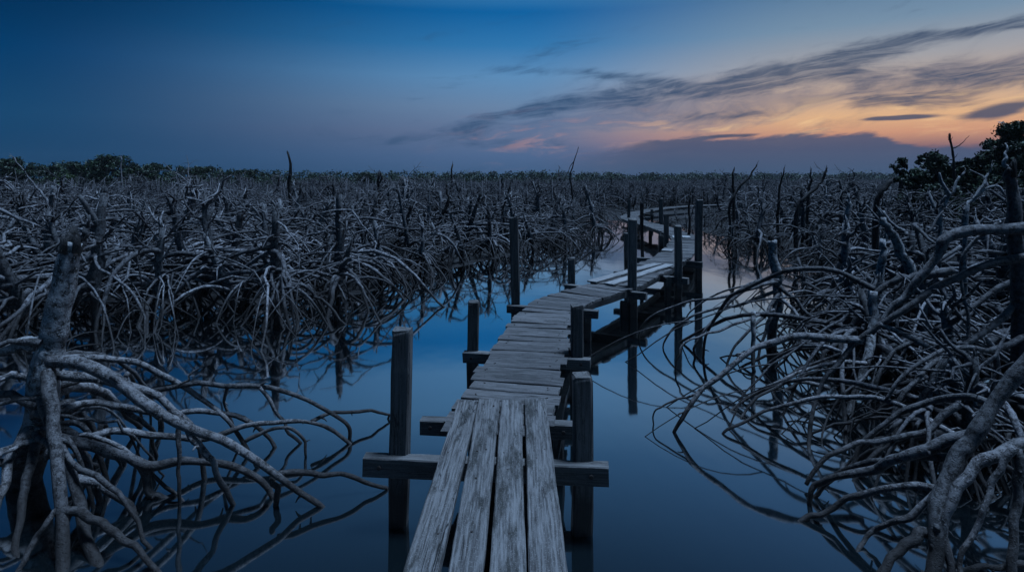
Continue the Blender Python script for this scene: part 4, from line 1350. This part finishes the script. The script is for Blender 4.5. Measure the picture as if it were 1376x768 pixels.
rot = nt.m('SUBTRACT', EL, nt.m('MULTIPLY', AZ, 0.12))
warp = nt.noise(nt.xyz(nt.m('MULTIPLY', AZ, .05), nt.m('MULTIPLY', EL, .15), 3.0), 1.0, 3)
pv = nt.xyz(nt.m('MULTIPLY', AZ, .075), nt.m('ADD', nt.m('MULTIPLY', rot, .55), nt.m('MULTIPLY', warp, 2.4)), 0.0)
n1 = nt.noise(pv, 1.0, 7, .58, .35)
n2 = nt.noise(nt.addv(nt.scale(pv, (2.2, 1.6, 1)), (7.1, 2.0, 0)), 1.0, 6, .6, .2)
n3 = nt.noise(nt.addv(nt.scale(pv, (3.4, 1.5, 1)), (1.7, 9.0, 0)), 1.0, 8, .62, .8)
bias = add(nt.m('MULTIPLY', band(-6, 4.6, 4, 7.1, 1.0, 3), .8), nt.m('MULTIPLY', band(3, 7.0, 13, 8.1, 1.15, 3), .88), nt.m('MULTIPLY', band(12, 8.0, 30, 8.9, 1.15, 4), .85),
           nt.m('MULTIPLY', band(29, 10.0, 36, 11.2, .85, 2.5), .9), nt.m('MULTIPLY', band(35, 11.1, 58, 12.2, .45, 2), .7), nt.m('MULTIPLY', band(20, 9.0, 31, 10.2, 1.0, 4), .55),
           nt.m('MULTIPLY', band(29, 8.6, 60, 6.8, 1.3, 4), .88), nt.m('MULTIPLY', band(-3, 10.7, 9, 10.3, .5, 3), .42), nt.m('MULTIPLY', band(8, 10.2, 16, 9.0, .45, 3), .55),
           nt.m('MULTIPLY', band(-24, 4.0, 6, 3.0, .7, 6), .42), nt.m('MULTIPLY', band(31, 6.5, 40, 5.7, .7, 2), .9), nt.m('MULTIPLY', band(10, 6.0, 26, 5.6, .5, 5), .35))
cn = add(nt.m('MULTIPLY', nt.m('SUBTRACT', n1, .5), 2.1), nt.m('MULTIPLY', nt.m('SUBTRACT', n3, .5), 1.1))
dens = nt.ss(nt.m('ADD', bias, cn), .10, .95)
n4 = nt.noise(nt.addv(nt.scale(pv, (2.6, 4.2, 1)), (4.7, 1.0, 0)), 1.0, 6, .62, .5)
dens = nt.m('MULTIPLY', dens, nt.m('MULTIPLY_ADD', nt.ss(n4, .34, .62), .5, .5))
dens = nt.m('MULTIPLY', dens, nt.m('MULTIPLY', nt.ss(AZ, -36, -8), nt.m('SUBTRACT', 1.0, nt.ss(EL, 13, 20))))
veil = add(nt.m('MULTIPLY', band(0, 6.6, 60, 8.6, 2.0, 8), .75), nt.m('MULTIPLY', band(-14, 4.2, 26, 5.4, 1.3, 8), .55), nt.m('MULTIPLY', nt.m('SUBTRACT', n2, .5), 1.6), nt.m('MULTIPLY', nt.m('SUBTRACT', n3, .5), .9))
veil = nt.m('MULTIPLY', nt.ss(veil, .25, 1.1), nt.m('MULTIPLY', nt.ss(AZ, -24, 2), nt.m('SUBTRACT', 1.0, nt.ss(EL, 12, 17))))
sky = nt.mix(nt.m('MULTIPLY', veil, .72), sky, nt.mix(nt.ss(AZ, 4, 30), lin(84, 108, 144), lin(116, 114, 130)))
ccol = nt.mix(nt.ss(AZ, 2, 30), lin(44, 76, 112), lin(58, 76, 104))
sky = nt.mix(nt.m('MULTIPLY', dens, nt.m('MULTIPLY_ADD', n3, .7, .48, clamp=True)), sky, ccol)
# bright filaments between the streaks near the afterglow
fil = nt.m('MULTIPLY', nt.ss(nt.m('ADD', n2, 0.0), .50, .68), nt.m('MULTIPLY', band(-3, 3.6, 60, 6.0, 1.9, 8), .62))
sky = nt.mix(fil, sky, nt.mix(nt.ss(AZ, 4, 26), lin(176, 138, 140), lin(242, 200, 148)))
# the low slate cloud bank with a crisp upper edge
edge = add(3.15, nt.m('MULTIPLY', nt.m('SUBTRACT', n2, .5), 2.4), nt.m('MULTIPLY', nt.m('SUBTRACT', n3, .5), 1.2), nt.m('MULTIPLY', nt.ss(AZ, 8, 20), .55), nt.m('MULTIPLY', nt.ss(AZ, 32, 36), -1.3), nt.m('MULTIPLY', nt.m('SUBTRACT', 1.0, nt.ss(AZ, 4, 16)), -1.2))
bank = nt.m('SUBTRACT', 1.0, nt.ss(nt.m('SUBTRACT', EL, edge), -.35, .3))
bank = nt.m('MULTIPLY', bank, nt.m('MULTIPLY', nt.ss(AZ, 2, 16), nt.m('SUBTRACT', 1.0, nt.ss(AZ, 44, 60))))
bankc = nt.mix(nt.ss(EL, 0, 3.6), lin(62, 84, 114), lin(74, 84, 112))
sky = nt.mix(nt.m('MULTIPLY', bank, .93), sky, bankc)
# small dark lens clouds in the afterglow
lens = add(band(31.5, 4.85, 37, 4.95, .28, 2.0), band(38.5, 4.6, 43, 5.4, .75, 2.5), nt.m('MULTIPLY', band(19, 3.75, 24, 3.9, .3, 2), .8))
lens = nt.ss(nt.m('ADD', lens, nt.m('MULTIPLY', nt.m('SUBTRACT', n2, .5), .9)), .35, .75)
lens = nt.m('MULTIPLY', lens, nt.m('MULTIPLY', nt.ss(AZ, 14, 20), nt.m('SUBTRACT', 1.0, nt.ss(EL, 6, 7.5))))
sky = nt.mix(nt.m('MULTIPLY', lens, .9), sky, lin(66, 78, 104))
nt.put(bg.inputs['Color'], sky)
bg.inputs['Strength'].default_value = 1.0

HZ = MB()
x0,x1,y0,y1,z0,z1 = -290,290,-15,300,-1.6,14
HZ.add([(x0,y0,z0),(x1,y0,z0),(x1,y1,z0),(x0,y1,z0),(x0,y0,z1),(x1,y0,z1),(x1,y1,z1),(x0,y1,z1)],[(0,3,2,1),(4,5,6,7),(0,1,5,4),(1,2,6,5),(2,3,7,6),(3,0,4,7)])
HM = bpy.data.materials.new('haze_air'); HM.use_nodes=True
hn=HM.node_tree; hn.nodes.remove(hn.nodes['Principled BSDF'])
pv_=hn.nodes.new('ShaderNodeVolumePrincipled'); pv_.inputs['Color'].default_value=(.8,.86,.95,1); pv_.inputs['Density'].default_value=.0002
hn.links.new(pv_.outputs[0], hn.nodes['Material Output'].inputs['Volume'])
tag(HZ.build('haze', HM, smooth=False), kind='stuff')
sun = bpy.data.lights.new('dusk_light', 'SUN')
sun.energy = 5.0
sun.angle = rad(14)
sun.color = (0.42, 0.64, 1.0)
so = bpy.data.objects.new('dusk_light', sun)
COL.objects.link(so)
from mathutils import Vector
SUN_AZ, SUN_EL = 80, 76
d = Vector((math.sin(rad(SUN_AZ)) * math.cos(rad(SUN_EL)), math.cos(rad(SUN_AZ)) * math.cos(rad(SUN_EL)), math.sin(rad(SUN_EL))))
so.rotation_euler = d.to_track_quat('Z', 'Y').to_euler()
so.location = (20, -20, 40)

# ------------------------------------------------------------------ camera
cam = bpy.data.cameras.new('camera')
cam.sensor_width = 36
cam.lens = F / 1376 * 36
cam.shift_y = -(384 - HOR) / 1376
cam.clip_end = 3000
cam.clip_start = 0.05
co = bpy.data.objects.new('camera', cam)
COL.objects.link(co)
co.location = (0, 0, CAMZ)
co.rotation_euler = (rad(90), 0, 0)
SC.camera = co

SC.view_settings.view_transform = 'Standard'
SC.view_settings.look = 'None'
SC.view_settings.exposure = 0
SC.view_settings.gamma = 1
SC.cycles.max_bounces = 5
SC.cycles.caustics_reflective = False
SC.cycles.caustics_refractive = False
SC.cycles.diffuse_bounces = 0
SC.cycles.glossy_bounces = 3
SC.cycles.transmission_bounces = 2
